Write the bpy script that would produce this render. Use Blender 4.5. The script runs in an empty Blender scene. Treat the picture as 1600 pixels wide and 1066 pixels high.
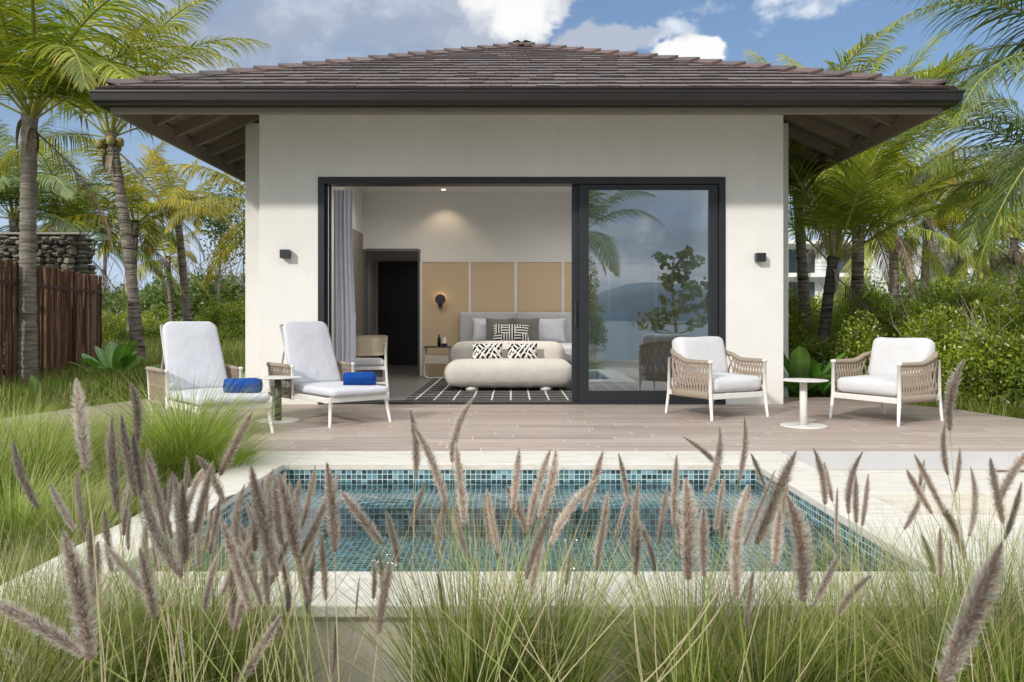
import bpy, bmesh, math, random
import numpy as np
from mathutils import Vector, Matrix, Quaternion
R = random.Random(11)
NP = np.random.default_rng(11)
F = 1244.0
def at(px, py, d):                      # photo pixel + distance -> world point
    return Vector(((px-800)*d/F, d, 1-(py-500)*d/F))
sc = bpy.context.scene
col = sc.collection
PI = math.pi

# ------------------------------------------------------------------ nodes
class NT:
    def __init__(s, tree): s.t = tree; s.n = tree.nodes; s.l = tree.links
    def add(s, typ, **kw):
        n = s.n.new(typ)
        for k, v in kw.items():
            if k.startswith('i_'):
                n.inputs[k[2:].replace('_', ' ')].default_value = v
            else: setattr(n, k, v)
        return n
    def link(s, a, b): s.l.new(a, b)
    def math(s, op, a, b=None, c=None, clamp=False):
        n = s.n.new('ShaderNodeMath'); n.operation = op; n.use_clamp = clamp
        for i, v in enumerate((a, b, c)):
            if v is None: continue
            if isinstance(v, (int, float)): n.inputs[i].default_value = v
            else: s.l.new(v, n.inputs[i])
        return n.outputs[0]
    def mix(s, f, a, b, blend='MIX'):
        n = s.n.new('ShaderNodeMix'); n.data_type = 'RGBA'; n.blend_type = blend
        for sock, v in ((n.inputs['Factor'], f), (n.inputs['A'], a), (n.inputs['B'], b)):
            pass
        ins = [i for i in n.inputs if i.type == 'RGBA']
        for sock, v in ((n.inputs[0], f), (ins[0], a), (ins[1], b)):
            if isinstance(v, (int, float)): sock.default_value = v
            elif isinstance(v, (tuple, list)): sock.default_value = (*v[:3], 1)
            else: s.l.new(v, sock)
        return [o for o in n.outputs if o.type == 'RGBA'][0]
    def ramp(s, f, stops, interp='LINEAR'):
        n = s.n.new('ShaderNodeValToRGB'); cr = n.color_ramp; cr.interpolation = interp
        while len(cr.elements) < len(stops): cr.elements.new(0.5)
        for e, (p, c) in zip(cr.elements, stops):
            e.position = p; e.color = (*c, 1) if len(c) == 3 else c
        s.l.new(f, n.inputs[0]); return n.outputs[0]
    def noise(s, vec, scale, detail=4, rough=.55, dist=0, out='Fac'):
        n = s.n.new('ShaderNodeTexNoise'); n.inputs['Scale'].default_value = scale
        n.inputs['Detail'].default_value = detail; n.inputs['Roughness'].default_value = rough
        n.inputs['Distortion'].default_value = dist
        if vec is not None: s.l.new(vec, n.inputs['Vector'])
        return n.outputs[0] if out == 'Fac' else n.outputs['Color']
    def mapping(s, vec, scale=(1, 1, 1), rot=(0, 0, 0), loc=(0, 0, 0)):
        n = s.n.new('ShaderNodeMapping'); n.inputs['Scale'].default_value = scale
        n.inputs['Rotation'].default_value = rot; n.inputs['Location'].default_value = loc
        s.l.new(vec, n.inputs['Vector']); return n.outputs[0]
    def bump(s, h, strength, dist=.01, normal=None):
        n = s.n.new('ShaderNodeBump'); n.inputs['Strength'].default_value = strength
        n.inputs['Distance'].default_value = dist; s.l.new(h, n.inputs['Height'])
        if normal is not None: s.l.new(normal, n.inputs['Normal'])
        return n.outputs[0]

def newmat(name):
    m = bpy.data.materials.new(name); m.use_nodes = True
    m.node_tree.nodes.clear(); t = NT(m.node_tree)
    out = t.add('ShaderNodeOutputMaterial')
    return m, t, out
def principled(t, out, base, rough=.6, normal=None, metallic=0, spec=.5, sheen=0, coat=0):
    p = t.add('ShaderNodeBsdfPrincipled')
    if isinstance(base, (tuple, list)): p.inputs['Base Color'].default_value = (*base[:3], 1)
    else: t.link(base, p.inputs['Base Color'])
    if isinstance(rough, (int, float)): p.inputs['Roughness'].default_value = rough
    else: t.link(rough, p.inputs['Roughness'])
    p.inputs['Metallic'].default_value = metallic
    p.inputs['Specular IOR Level'].default_value = spec
    p.inputs['Sheen Weight'].default_value = sheen
    p.inputs['Coat Weight'].default_value = coat
    if normal is not None: t.link(normal, p.inputs['Normal'])
    t.link(p.outputs[0], out.inputs[0]); return p
def mat(name, c1, c2=None, scale=4, rough=.6, bump=0, bscale=60, stretch=(1, 1, 1), detail=5, dist=.005,
        metallic=0, spec=.5, sheen=0, coat=0, coord='Object'):
    m, t, out = newmat(name)
    tc = t.add('ShaderNodeTexCoord').outputs[coord]
    v = t.mapping(tc, stretch)
    base = c1
    if c2 is not None:
        f = t.noise(v, scale, detail)
        f = t.ramp(f, [(.3, (0, 0, 0)), (.7, (1, 1, 1))])
        base = t.mix(f, c1, c2)
    nrm = None
    if bump:
        nrm = t.bump(t.noise(v, bscale, 4), bump, dist)
    principled(t, out, base, rough, nrm, metallic, spec, sheen, coat)
    return m

# ------------------------------------------------------------------ meshes
def smooth_shade(me):
    me.polygons.foreach_set('use_smooth', np.ones(len(me.polygons), dtype=bool))
def np_mesh(name, V, Fc, mat_idx=None, attrs=None, smooth=False):
    """V (n,3), Fc (m,k)"""
    me = bpy.data.meshes.new(name)
    V = np.asarray(V, dtype=np.float32); Fc = np.asarray(Fc, dtype=np.int32)
    m, k = Fc.shape
    me.vertices.add(len(V)); me.vertices.foreach_set('co', V.ravel())
    me.loops.add(m*k); me.loops.foreach_set('vertex_index', Fc.ravel())
    me.polygons.add(m); me.polygons.foreach_set('loop_start', np.arange(0, m*k, k, dtype=np.int32))
    if mat_idx is not None: me.polygons.foreach_set('material_index', np.asarray(mat_idx, dtype=np.int32))
    me.update(calc_edges=True)
    if attrs:
        for an, av in attrs.items():
            a = me.attributes.new(an, 'FLOAT', 'POINT'); a.data.foreach_set('value', np.asarray(av, dtype=np.float32))
    if smooth: smooth_shade(me)
    return me
def link(name, me, mats=None, parent=None, loc=(0, 0, 0)):
    o = bpy.data.objects.new(name, me); col.objects.link(o)
    if mats is not None:
        if not isinstance(mats, (list, tuple)): mats = [mats]
        if len(me.materials) == 0:
            for m in mats: me.materials.append(m)
    o.parent = parent; o.location = loc
    return o
def thing(name, label, cat, loc=(0, 0, 0), rz=0, group=None):
    o = bpy.data.objects.new(name, None); col.objects.link(o); o.empty_display_size = .1
    o.location = loc; o.rotation_euler = (0, 0, rz)
    return tag(o, label, cat, group, 'thing')
def tag(o, label, cat, group=None, kind=None):
    if label: o['label'] = label
    if cat: o['category'] = cat
    if group: o['group'] = group
    if kind: o['kind'] = kind
    return o
def copy_tree(o, parent=None, label=None, loc=None, rz=None):
    c = o.copy(); col.objects.link(c); c.parent = parent
    if parent is None:
        if label: c['label'] = label
        if loc is not None: c.location = loc
        if rz is not None: c.rotation_euler = (0, 0, rz)
    for ch in list(o.children): copy_tree(ch, c)
    return c

class MB:
    def __init__(s): s.v = []; s.f = []; s.mi = []; s.m = 0; s.at = []; s.a = 0.0
    def add(s, vs, fs):
        b = len(s.v); s.v += [tuple(v) for v in vs]; s.at += [s.a]*len(vs)
        for f in fs: s.f.append(tuple(i+b for i in f)); s.mi.append(s.m)
    def box(s, x0, x1, y0, y1, z0, z1):
        v = [(x, y, z) for z in (z0, z1) for y in (y0, y1) for x in (x0, x1)]
        s.add(v, [(0, 2, 3, 1), (4, 5, 7, 6), (0, 1, 5, 4), (2, 6, 7, 3), (0, 4, 6, 2), (1, 3, 7, 5)])
    def bar(s, a, b, w, h, up=(0, 0, 1)):
        a = Vector(a); b = Vector(b); d = (b-a).normalized(); u = Vector(up)
        sd = d.cross(u).normalized(); u = sd.cross(d).normalized()
        v = []
        for p in (a, b):
            for i, j in ((-1, -1), (1, -1), (1, 1), (-1, 1)): v.append(p+sd*w/2*i+u*h/2*j)
        s.add(v, [(3, 2, 1, 0), (4, 5, 6, 7), (0, 1, 5, 4), (1, 2, 6, 5), (2, 3, 7, 6), (3, 0, 4, 7)])
    def tube(s, pts, rad, n=10, cap=True, squash=1):
        pts = [Vector(p) for p in pts]
        if isinstance(rad, (int, float)): rad = [rad]*len(pts)
        d0 = (pts[1]-pts[0]).normalized()
        u = Vector((0, 0, 1)) if abs(d0.z) < .9 else Vector((1, 0, 0))
        sd = d0.cross(u).normalized(); vs = []
        for i, p in enumerate(pts):
            d = (pts[min(i+1, len(pts)-1)]-pts[max(i-1, 0)]).normalized()
            sd = (sd-d*sd.dot(d)).normalized(); up = sd.cross(d)
            for k in range(n):
                a = 2*PI*k/n; vs.append(p+(sd*math.cos(a)+up*math.sin(a)*squash)*rad[i])
        fs = []
        for i in range(len(pts)-1):
            for k in range(n):
                fs.append((i*n+k, i*n+(k+1) % n, (i+1)*n+(k+1) % n, (i+1)*n+k))
        if cap:
            fs.append(tuple(range(n))); fs.append(tuple(reversed(range((len(pts)-1)*n, len(pts)*n))))
        s.add(vs, fs)
    def lathe(s, prof, n=32, c=(0, 0, 0)):
        vs = []; fs = []
        for r, z in prof:
            for k in range(n):
                a = 2*PI*k/n; vs.append((c[0]+r*math.cos(a), c[1]+r*math.sin(a), c[2]+z))
        for i in range(len(prof)-1):
            for k in range(n): fs.append((i*n+k, i*n+(k+1) % n, (i+1)*n+(k+1) % n, (i+1)*n+k))
        if prof[0][0] > 1e-4: fs.append(tuple(reversed(range(n))))
        if prof[-1][0] > 1e-4: fs.append(tuple(range((len(prof)-1)*n, len(prof)*n)))
        s.add(vs, fs)
    def rbox(s, sx, sy, sz, r, c=(0, 0, 0), puff=0, rot=None, n=8, noise=0, crown=(0, 0, 0)):
        """rounded cushion box"""
        hx, hy, hz = sx/2, sy/2, sz/2
        ts = [-1, -.94, -.86, -.74, -.5, -.2, .2, .5, .74, .86, .94, 1]
        N = len(ts); seen = {}; vs = []; fs = []
        seed = R.random()*10
        def vid(a, b, cc):
            key = (a, b, cc)
            if key in seen: return seen[key]
            p = Vector((a*hx, b*hy, cc*hz))
            q = Vector((max(-hx+r, min(hx-r, p.x)), max(-hy+r, min(hy-r, p.y)), max(-hz+r, min(hz-r, p.z))))
            d = p-q
            if d.length > 1e-9: p = q+d.normalized()*r
            if puff:
                p.z += (1 if cc > 0 else -1)*puff*(1-a*a)*(1-b*b)*(abs(cc)**2)
                p.x += (1 if a > 0 else -1)*puff*.4*(1-b*b)*(1-cc*cc)*abs(a)**2
                p.y += (1 if b > 0 else -1)*puff*.4*(1-a*a)*(1-cc*cc)*abs(b)**2
            if noise:
                p += Vector((math.sin(p.y*23+seed)*.3, math.sin(p.x*19+seed*2)*.3, math.sin(p.x*13+seed)*math.cos(p.y*11+seed)))*noise
            seen[key] = len(vs); vs.append(p); return seen[key]
        for ax in range(3):
            for sg in (-1, 1):
                for i in range(N-1):
                    for j in range(N-1):
                        q = []
                        for (u, w) in ((ts[i], ts[j]), (ts[i+1], ts[j]), (ts[i+1], ts[j+1]), (ts[i], ts[j+1])):
                            co = [0, 0, 0]; co[ax] = sg; co[(ax+1) % 3] = u; co[(ax+2) % 3] = w
                            q.append(vid(*co))
                        fs.append(tuple(q if sg > 0 else reversed(q)))
        M = rot if rot is not None else Matrix.Identity(3)
        c = Vector(c)
        s.add([M @ p + c for p in vs], fs)
    def build(s, name, mats, parent=None, smooth=False, bevel=0, loc=(0, 0, 0), attr=False, seg=2):
        me = bpy.data.meshes.new(name); me.from_pydata(s.v, [], s.f)
        if len(set(s.mi)) > 1: me.polygons.foreach_set('material_index', s.mi)
        uv = me.uv_layers.new(name='UVMap')
        dat = np.zeros((len(me.loops), 2), dtype=np.float32)
        for p in me.polygons:
            n = p.normal; ax = max(range(3), key=lambda k: abs(n[k]))
            for li in p.loop_indices:
                c = me.vertices[me.loops[li].vertex_index].co
                dat[li] = (c.y, c.z) if ax == 0 else ((c.x, c.z) if ax == 1 else (c.x, c.y))
        uv.data.foreach_set('uv', dat.ravel())
        if attr:
            a = me.attributes.new('rnd', 'FLOAT', 'POINT'); a.data.foreach_set('value', np.array(s.at, dtype=np.float32))
        if smooth:
            smooth_shade(me)
        o = link(name, me, mats, parent, loc)
        if bevel:
            b = o.modifiers.new('Bevel', 'BEVEL'); b.width = bevel; b.segments = seg; b.limit_method = 'ANGLE'
        return o
def bez(p0, p1, p2, p3, n):
    p0, p1, p2, p3 = map(Vector, (p0, p1, p2, p3)); o = []
    for i in range(n+1):
        t = i/n; o.append(p0*(1-t)**3+p1*3*t*(1-t)**2+p2*3*t*t*(1-t)+p3*t**3)
    return o

# ------------------------------------------------------------------ materials
def stucco(name, c, c2, b=.25):
    m, t, out = newmat(name); tc = t.add('ShaderNodeTexCoord').outputs['Object']
    f = t.noise(tc, 1.3, 6, .6); base = t.mix(t.ramp(f, [(.35, (0, 0, 0)), (.7, (1, 1, 1))]), c, c2)
    st = t.noise(t.mapping(tc, (6, 6, .5)), 1.5, 5, .6)
    base = t.mix(t.ramp(st, [(.55, (0, 0, 0)), (.85, (.25, .25, .25))]), base, (c[0]*.72, c[1]*.7, c[2]*.66))
    sep = t.add('ShaderNodeSeparateXYZ'); t.link(tc, sep.inputs[0])
    low = t.math('MULTIPLY', t.math('SUBTRACT', .35, sep.outputs[2], clamp=True), 1.2)
    low = t.math('MULTIPLY', low, t.noise(tc, 5, 5), clamp=True)
    base = t.mix(low, base, (c[0]*.62, c[1]*.58, c[2]*.5))
    n = t.bump(t.noise(tc, 55, 6, .7), b, .012)
    principled(t, out, base, .9, n, spec=.2); return m
M_wall = stucco('stucco', (.80, .785, .75), (.74, .725, .69))
M_inwall = mat('interior_paint', (.74, .73, .70), (.70, .69, .66), 1, .8, .05, 80)
M_black = mat('black_aluminium', (.012, .014, .018), (.017, .019, .024), 3, .42, .03, 200)
M_gutter = mat('bronze_gutter', (.016, .012, .011), (.012, .010, .0095), 2, .38, metallic=.0, spec=.45)
M_timber = mat('painted_timber', (.20, .165, .125), (.16, .13, .10), 3, .6, .15, 40, stretch=(1, 6, 6))
M_white = mat('white_powder_coat', (.74, .72, .68), (.70, .68, .64), 12, .4, .02, 200)
M_darkmetal = mat('dark_metal', (.035, .037, .04), None, rough=.4)
M_grey_trim = mat('grey_trim', (.10, .10, .098), (.12, .12, .115), 5, .5)

def fabric(name, c, c2, s=900, b=.25, sheen=.2):
    m, t, out = newmat(name); tc = t.add('ShaderNodeTexCoord').outputs['Object']
    f = t.noise(tc, 6, 5); base = t.mix(t.ramp(f, [(.3, (0, 0, 0)), (.7, (1, 1, 1))]), c, c2)
    w = t.noise(tc, s*.35, 2); base = t.mix(t.ramp(w, [(.35, (.0, .0, .0)), (.65, (.28, .28, .28))]), base, (c[0]*.7, c[1]*.7, c[2]*.7))
    n1 = t.bump(t.noise(tc, 9, 3), .35, .03)
    n = t.bump(w, b, .002, n1)
    principled(t, out, base, .9, n, spec=.15, sheen=sheen); return m
M_cush = fabric('outdoor_fabric', (.66, .66, .665), (.60, .60, .61))
M_lounge = fabric('lounger_fabric', (.60, .61, .65), (.55, .56, .60))
M_cream = fabric('cream_boucle', (.62, .59, .53), (.56, .53, .48), 500, .5)
M_sofa2 = fabric('grey_boucle', (.50, .49, .46), (.45, .44, .41), 500, .5)
M_greyf = fabric('headboard_fabric', (.56, .57, .57), (.50, .51, .515))
M_pill = fabric('white_linen', (.74, .75, .80), (.66, .67, .73))
M_gpill = fabric('grey_linen', (.20, .195, .18), (.165, .16, .15))
M_towel = fabric('blue_towel', (.006, .065, .30), (.004, .04, .20), 260, 1.6, .08)
M_curt = fabric('curtain_fabric', (.82, .82, .86), (.76, .76, .82))
M_beige = fabric('beige_leather', (.55, .45, .33), (.50, .41, .30), 200, .1)

def m_rope():
    m, t, out = newmat('beige_rope'); tc = t.add('ShaderNodeTexCoord').outputs['Object']
    w = t.add('ShaderNodeTexWave', bands_direction='DIAGONAL'); w.inputs['Scale'].default_value = 26
    w.inputs['Distortion'].default_value = 1; t.link(tc, w.inputs['Vector'])
    f = t.noise(tc, 40, 3)
    base = t.mix(t.math('MULTIPLY', w.outputs[0], .8), (.24, .185, .14), (.44, .36, .28))
    base = t.mix(t.math('MULTIPLY', f, .4), base, (.5, .43, .35))
    principled(t, out, base, .85, t.bump(w.outputs[0], .7, .006), spec=.2); return m
M_rope = m_rope()
M_rope_flat = mat('rope_strand', (.40, .32, .25), (.30, .235, .18), 50, .85, .5, 220)

def m_mosaic():
    m, t, out = newmat('pool_mosaic'); uv = t.add('ShaderNodeTexCoord').outputs['UV']
    b = t.add('ShaderNodeTexBrick', offset=0, squash=1)
    for k, v in (('Scale', 1), ('Mortar Size', .0024), ('Mortar Smooth', .1), ('Brick Width', .036), ('Row Height', .036), ('Bias', 0)):
        b.inputs[k].default_value = v
    b.inputs['Color1'].default_value = (0, 0, 0, 1); b.inputs['Color2'].default_value = (1, 1, 1, 1)
    b.inputs['Mortar'].default_value = (.5, .5, .5, 1)
    t.link(uv, b.inputs['Vector'])
    c = t.ramp(b.outputs['Color'], [(0, (0.007, 0.022, 0.029)), (.14, (0.018, 0.054, 0.070)), (.28, (0.052, 0.136, 0.153)), (.42, (0.034, 0.088, 0.097)),
        (.56, (0.105, 0.234, 0.278)), (.70, (0.070, 0.146, 0.144)), (.82, (0.186, 0.321, 0.370)), (.92, (0.023, 0.039, 0.055))], 'CONSTANT')
    c = t.mix(t.math('MULTIPLY', t.noise(uv, 60, 3), .22), c, (.12, .24, .26))
    base = t.mix(b.outputs['Fac'], c, (.50, .56, .55))
    r = t.math('MULTIPLY_ADD', b.outputs['Fac'], .5, .12)
    principled(t, out, base, r, t.bump(t.math('SUBTRACT', 1, b.outputs['Fac']), .4, .002)); return m
M_mosaic = m_mosaic()

def m_deck():
    m, t, out = newmat('wood_look_planks'); uv = t.add('ShaderNodeTexCoord').outputs['UV']
    b = t.add('ShaderNodeTexBrick', offset=0, squash=1)
    for k, v in (('Scale', 1), ('Mortar Size', .0034), ('Mortar Smooth', .2), ('Brick Width', 1.2), ('Row Height', .148)):
        b.inputs[k].default_value = v
    b.inputs['Color1'].default_value = (0, 0, 0, 1); b.inputs['Color2'].default_value = (1, 1, 1, 1)
    su = t.add('ShaderNodeSeparateXYZ'); t.link(uv, su.inputs[0])
    wn = t.add('ShaderNodeTexWhiteNoise', noise_dimensions='1D'); t.link(t.math('FLOOR', t.math('DIVIDE', su.outputs[1], .148)), wn.inputs['W'])
    cu = t.add('ShaderNodeCombineXYZ'); t.link(t.math('MULTIPLY_ADD', wn.outputs['Value'], 7.3, su.outputs[0]), cu.inputs[0]); t.link(su.outputs[1], cu.inputs[1])
    t.link(cu.outputs[0], b.inputs['Vector'])
    sh = t.add('ShaderNodeVectorMath', operation='MULTIPLY_ADD')
    t.link(b.outputs['Color'], sh.inputs[0]); sh.inputs[1].default_value = (7, 3, 0); t.link(uv, sh.inputs[2])
    g = t.noise(t.mapping(sh.outputs[0], (1.6, 26, 1)), 1.6, 7, .62, .3)
    g2 = t.noise(t.mapping(sh.outputs[0], (.8, 60, 1)), 3, 4, .6)
    c = t.ramp(b.outputs['Color'], [(0, (0.270, 0.205, 0.166)), (.3, (0.428, 0.343, 0.281)), (.6, (0.344, 0.271, 0.230)), (1, (0.521, 0.427, 0.357))])
    c = t.mix(t.ramp(g, [(.36, (.95, .95, .95)), (.6, (0, 0, 0))]), c, (.27, .215, .185))
    c = t.mix(t.ramp(g2, [(.5, (0, 0, 0)), (.75, (.5, .5, .5))]), c, (.60, .54, .48))
    base = t.mix(b.outputs['Fac'], c, (.66, .62, .56))
    big = t.noise(uv, .9, 5, .6)
    base = t.mix(t.ramp(big, [(.4, (0, 0, 0)), (.75, (.18, .18, .18))]), base, (.25, .21, .19))
    r = t.math('MULTIPLY_ADD', g, .3, .42)
    principled(t, out, base, r, t.bump(g, .12, .004), spec=.35); return m
M_deck = m_deck()

def m_trav():
    m, t, out = newmat('travertine'); uv = t.add('ShaderNodeTexCoord').outputs['UV']
    b = t.add('ShaderNodeTexBrick', offset=.5, squash=1)
    for k, v in (('Scale', 1), ('Mortar Size', .0028), ('Mortar Smooth', .3), ('Brick Width', .9), ('Row Height', 1.3)):
        b.inputs[k].default_value = v
    b.inputs['Color1'].default_value = (0, 0, 0, 1); b.inputs['Color2'].default_value = (1, 1, 1, 1)
    t.link(t.mapping(uv, loc=(.2, .55, 0)), b.inputs['Vector'])
    g = t.noise(t.mapping(uv, (1.2, 7, 1)), 3, 8, .65, .8)
    c = t.ramp(g, [(.25, (.40, .355, .29)), (.45, (.58, .55, .49)), (.7, (.67, .65, .60))])
    c = t.mix(t.math('MULTIPLY', b.outputs['Color'], .25), c, (.60, .555, .47))
    pits = t.noise(t.mapping(uv, (1, 3, 1)), 55, 3, .6)
    pm = t.ramp(pits, [(.60, (0, 0, 0)), (.70, (.75, .75, .75))])
    c = t.mix(pm, c, (.36, .31, .24))
    st = t.noise(uv, 2.1, 6, .65)
    c = t.mix(t.ramp(st, [(.48, (0, 0, 0)), (.75, (.35, .35, .35))]), c, (.47, .42, .33))
    c = t.mix(b.outputs['Fac'], c, (.30, .27, .22))
    h = t.math('SUBTRACT', g, t.math('MULTIPLY', pits, .6))
    principled(t, out, c, .62, t.bump(h, .25, .006), spec=.3); return m
M_trav = m_trav()
M_poolwall = mat('pool_outer_render', (.72, .68, .60), (.60, .55, .47), 2.2, .85, .3, 40)
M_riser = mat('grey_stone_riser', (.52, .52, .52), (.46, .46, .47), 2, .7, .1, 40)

def m_water():
    m, t, out = newmat('pool_water'); tc = t.add('ShaderNodeTexCoord').outputs['Object']
    w = t.noise(t.mapping(tc, (1, 1.6, 1)), 5.5, 3, .5, .4)
    w2 = t.noise(tc, 16, 3, .5, .2)
    h = t.math('MULTIPLY_ADD', w2, .25, w)
    nrm = t.bump(h, .15, .03)
    tr = t.add('ShaderNodeBsdfTransparent'); tr.inputs[0].default_value = (.80, .96, .98, 1)
    gl = t.add('ShaderNodeBsdfGlossy'); gl.inputs['Roughness'].default_value = .015; t.link(nrm, gl.inputs['Normal'])
    gl.inputs[0].default_value = (1, 1, 1, 1)
    fr = t.add('ShaderNodeFresnel'); fr.inputs['IOR'].default_value = 1.33; t.link(nrm, fr.inputs['Normal'])
    mx = t.add('ShaderNodeMixShader'); t.link(t.math('MULTIPLY', fr.outputs[0], 1.1, clamp=True), mx.inputs[0])
    t.link(tr.outputs[0], mx.inputs[1]); t.link(gl.outputs[0], mx.inputs[2]); t.link(mx.outputs[0], out.inputs[0]); return m
M_water = m_water()
def m_glass():
    m, t, out = newmat('tinted_glass'); tc = t.add('ShaderNodeTexCoord').outputs['Object']
    nrm = t.bump(t.noise(tc, .9, 2), .02, .05)
    tr = t.add('ShaderNodeBsdfTransparent'); tr.inputs[0].default_value = (.20, .235, .25, 1)
    gl = t.add('ShaderNodeBsdfGlossy'); gl.inputs['Roughness'].default_value = 0.0; gl.inputs[0].default_value = (.82, .92, 1, 1)
    t.link(nrm, gl.inputs['Normal'])
    mx = t.add('ShaderNodeMixShader'); mx.inputs[0].default_value = .37
    t.link(tr.outputs[0], mx.inputs[1]); t.link(gl.outputs[0], mx.inputs[2]); t.link(mx.outputs[0], out.inputs[0]); return m
M_glass = m_glass()

def leafmat(name, stops, trans=.35, gloss=.08, objvar=.0):
    m, t, out = newmat(name)
    a = t.add('ShaderNodeAttribute', attribute_name='rnd').outputs['Fac']
    c = t.ramp(a, stops)
    if objvar:
        oi = t.add('ShaderNodeObjectInfo').outputs['Random']
        c = t.mix(t.math('MULTIPLY', oi, objvar), c, stops[-1][1])
    gpos = t.add('ShaderNodeNewGeometry').outputs['Position']
    vr = t.ramp(t.noise(gpos, 2.2, 4, .6), [(.35, (.50, .50, .50)), (.65, (1.15, 1.15, 1.15))])
    c = t.mix(1.0, c, vr, 'MULTIPLY')
    d = t.add('ShaderNodeBsdfDiffuse'); tl = t.add('ShaderNodeBsdfTranslucent')
    t.link(c, d.inputs[0]); t.link(t.mix(.5, c, (.35, .42, .03), 'MULTIPLY') if False else c, tl.inputs[0])
    mx = t.add('ShaderNodeMixShader'); mx.inputs[0].default_value = trans
    t.link(d.outputs[0], mx.inputs[1]); t.link(tl.outputs[0], mx.inputs[2])
    g = t.add('ShaderNodeBsdfGlossy'); g.inputs['Roughness'].default_value = .38
    m2 = t.add('ShaderNodeMixShader'); m2.inputs[0].default_value = gloss
    t.link(mx.outputs[0], m2.inputs[1]); t.link(g.outputs[0], m2.inputs[2]); t.link(m2.outputs[0], out.inputs[0]); return m
ML_palm = leafmat('palm_leaf', [(0, (0.054, 0.116, 0.012)), (.35, (0.132, 0.232, 0.019)), (.7, (0.295, 0.388, 0.031)), (1, (0.651, 0.558, 0.054))], .42, .06, .25)
ML_palm_young = leafmat('young_palm_leaf', [(0, (.12, .20, .02)), (.45, (.26, .38, .03)), (1, (.62, .62, .06))], .5, .06, .2)
ML_palm_dark = leafmat('palm_leaf_dark', [(0, (0.034, 0.076, 0.020)), (.5, (0.085, 0.170, 0.034)), (1, (0.289, 0.357, 0.051))], .35, .10, .15)
ML_palm_yel = leafmat('palm_leaf_yellow', [(0, (0.150, 0.213, 0.015)), (.5, (0.338, 0.362, 0.025)), (1, (0.650, 0.475, 0.037))], .45, .05, .2)
ML_shrub = leafmat('shrub_leaf', [(0, (0.098, 0.178, 0.020)), (.5, (0.278, 0.397, 0.034)), (1, (0.670, 0.689, 0.057))], .38, .06, .15)
ML_wood = leafmat('woodland_leaf', [(0, (0.045, 0.090, 0.021)), (.5, (0.112, 0.195, 0.030)), (1, (0.255, 0.330, 0.060))], .3, .05, .3)
ML_broad = leafmat('broad_leaf', [(0, (0.043, 0.143, 0.025)), (.5, (0.108, 0.306, 0.040)), (1, (0.324, 0.653, 0.065))], .3, .12, .1)
ML_grass = leafmat('grass_blade', [(0, (0.065, 0.117, 0.019)), (.45, (0.156, 0.247, 0.026)), (.75, (0.312, 0.364, 0.065)), (1, (0.598, 0.520, 0.286))], .35, .04)
ML_lime = leafmat('lime_grass_blade', [(0, (0.115, 0.218, 0.014)), (.5, (0.287, 0.425, 0.029)), (.85, (0.483, 0.575, 0.081)), (1, (0.632, 0.598, 0.287))], .4, .04)
ML_field = leafmat('field_grass', [(0, (0.087, 0.156, 0.018)), (.5, (0.218, 0.299, 0.039)), (1, (0.466, 0.468, 0.143))], .35, .03)
M_stalk = mat('grass_stalk', (.20, .30, .05), (.32, .34, .12), 30, .6)
M_stalk2 = mat('dry_stalk', (.42, .36, .20), (.5, .44, .28), 30, .7)
ML_pl_d = leafmat('plume_purple', [(0, (0.223, 0.145, 0.115)), (.35, (0.501, 0.363, 0.289)), (.7, (0.748, 0.595, 0.474)), (1, (0.748, 0.782, 0.731))], .35, .03)
ML_pl_p = leafmat('plume_pale', [(0, (.32, .25, .19)), (.5, (.50, .41, .33)), (1, (.74, .66, .54))], .4, .03)
M_rachis = mat('palm_rachis', (.36, .33, .06), (.22, .26, .05), 6, .5)
M_sheath = mat('dried_sheath', (.38, .32, .26), (.20, .15, .11), 9, .9, .4, 30)
M_nut = mat('coconut_shell', (.20, .22, .05), (.28, .2, .06), 5, .5)
M_branch = mat('pale_bark', (.36, .32, .27), (.2, .17, .14), 8, .9, .4, 30)
def m_trunk(name, c1, c2, cd):
    m, t, out = newmat(name); tc = t.add('ShaderNodeTexCoord').outputs['Object']
    w = t.noise(t.mapping(tc, (1.4, 1.4, 16)), 2.2, 5, .65, .6)
    f = t.ramp(w, [(.38, (0, 0, 0)), (.56, (1, 1, 1))])
    base = t.mix(f, cd, t.mix(t.noise(tc, 5, 5), c1, c2))
    v = t.noise(t.mapping(tc, (30, 30, 2)), 2, 4)
    base = t.mix(t.ramp(v, [(.5, (0, 0, 0)), (.7, (.5, .5, .5))]), base, cd)
    principled(t, out, base, .92, t.bump(w, .8, .03, t.bump(v, .5, .01)), spec=.15); return m
M_trunkA = m_trunk('palm_bark_grey', (.33, .30, .26), (.24, .22, .20), (.14, .12, .10))
M_trunkB = m_trunk('palm_bark_ringed', (.36, .31, .26), (.25, .21, .18), (.05, .04, .033))
M_trunkC = m_trunk('palm_bark_dark', (.11, .095, .085), (.17, .15, .14), (.035, .03, .027))

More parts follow.
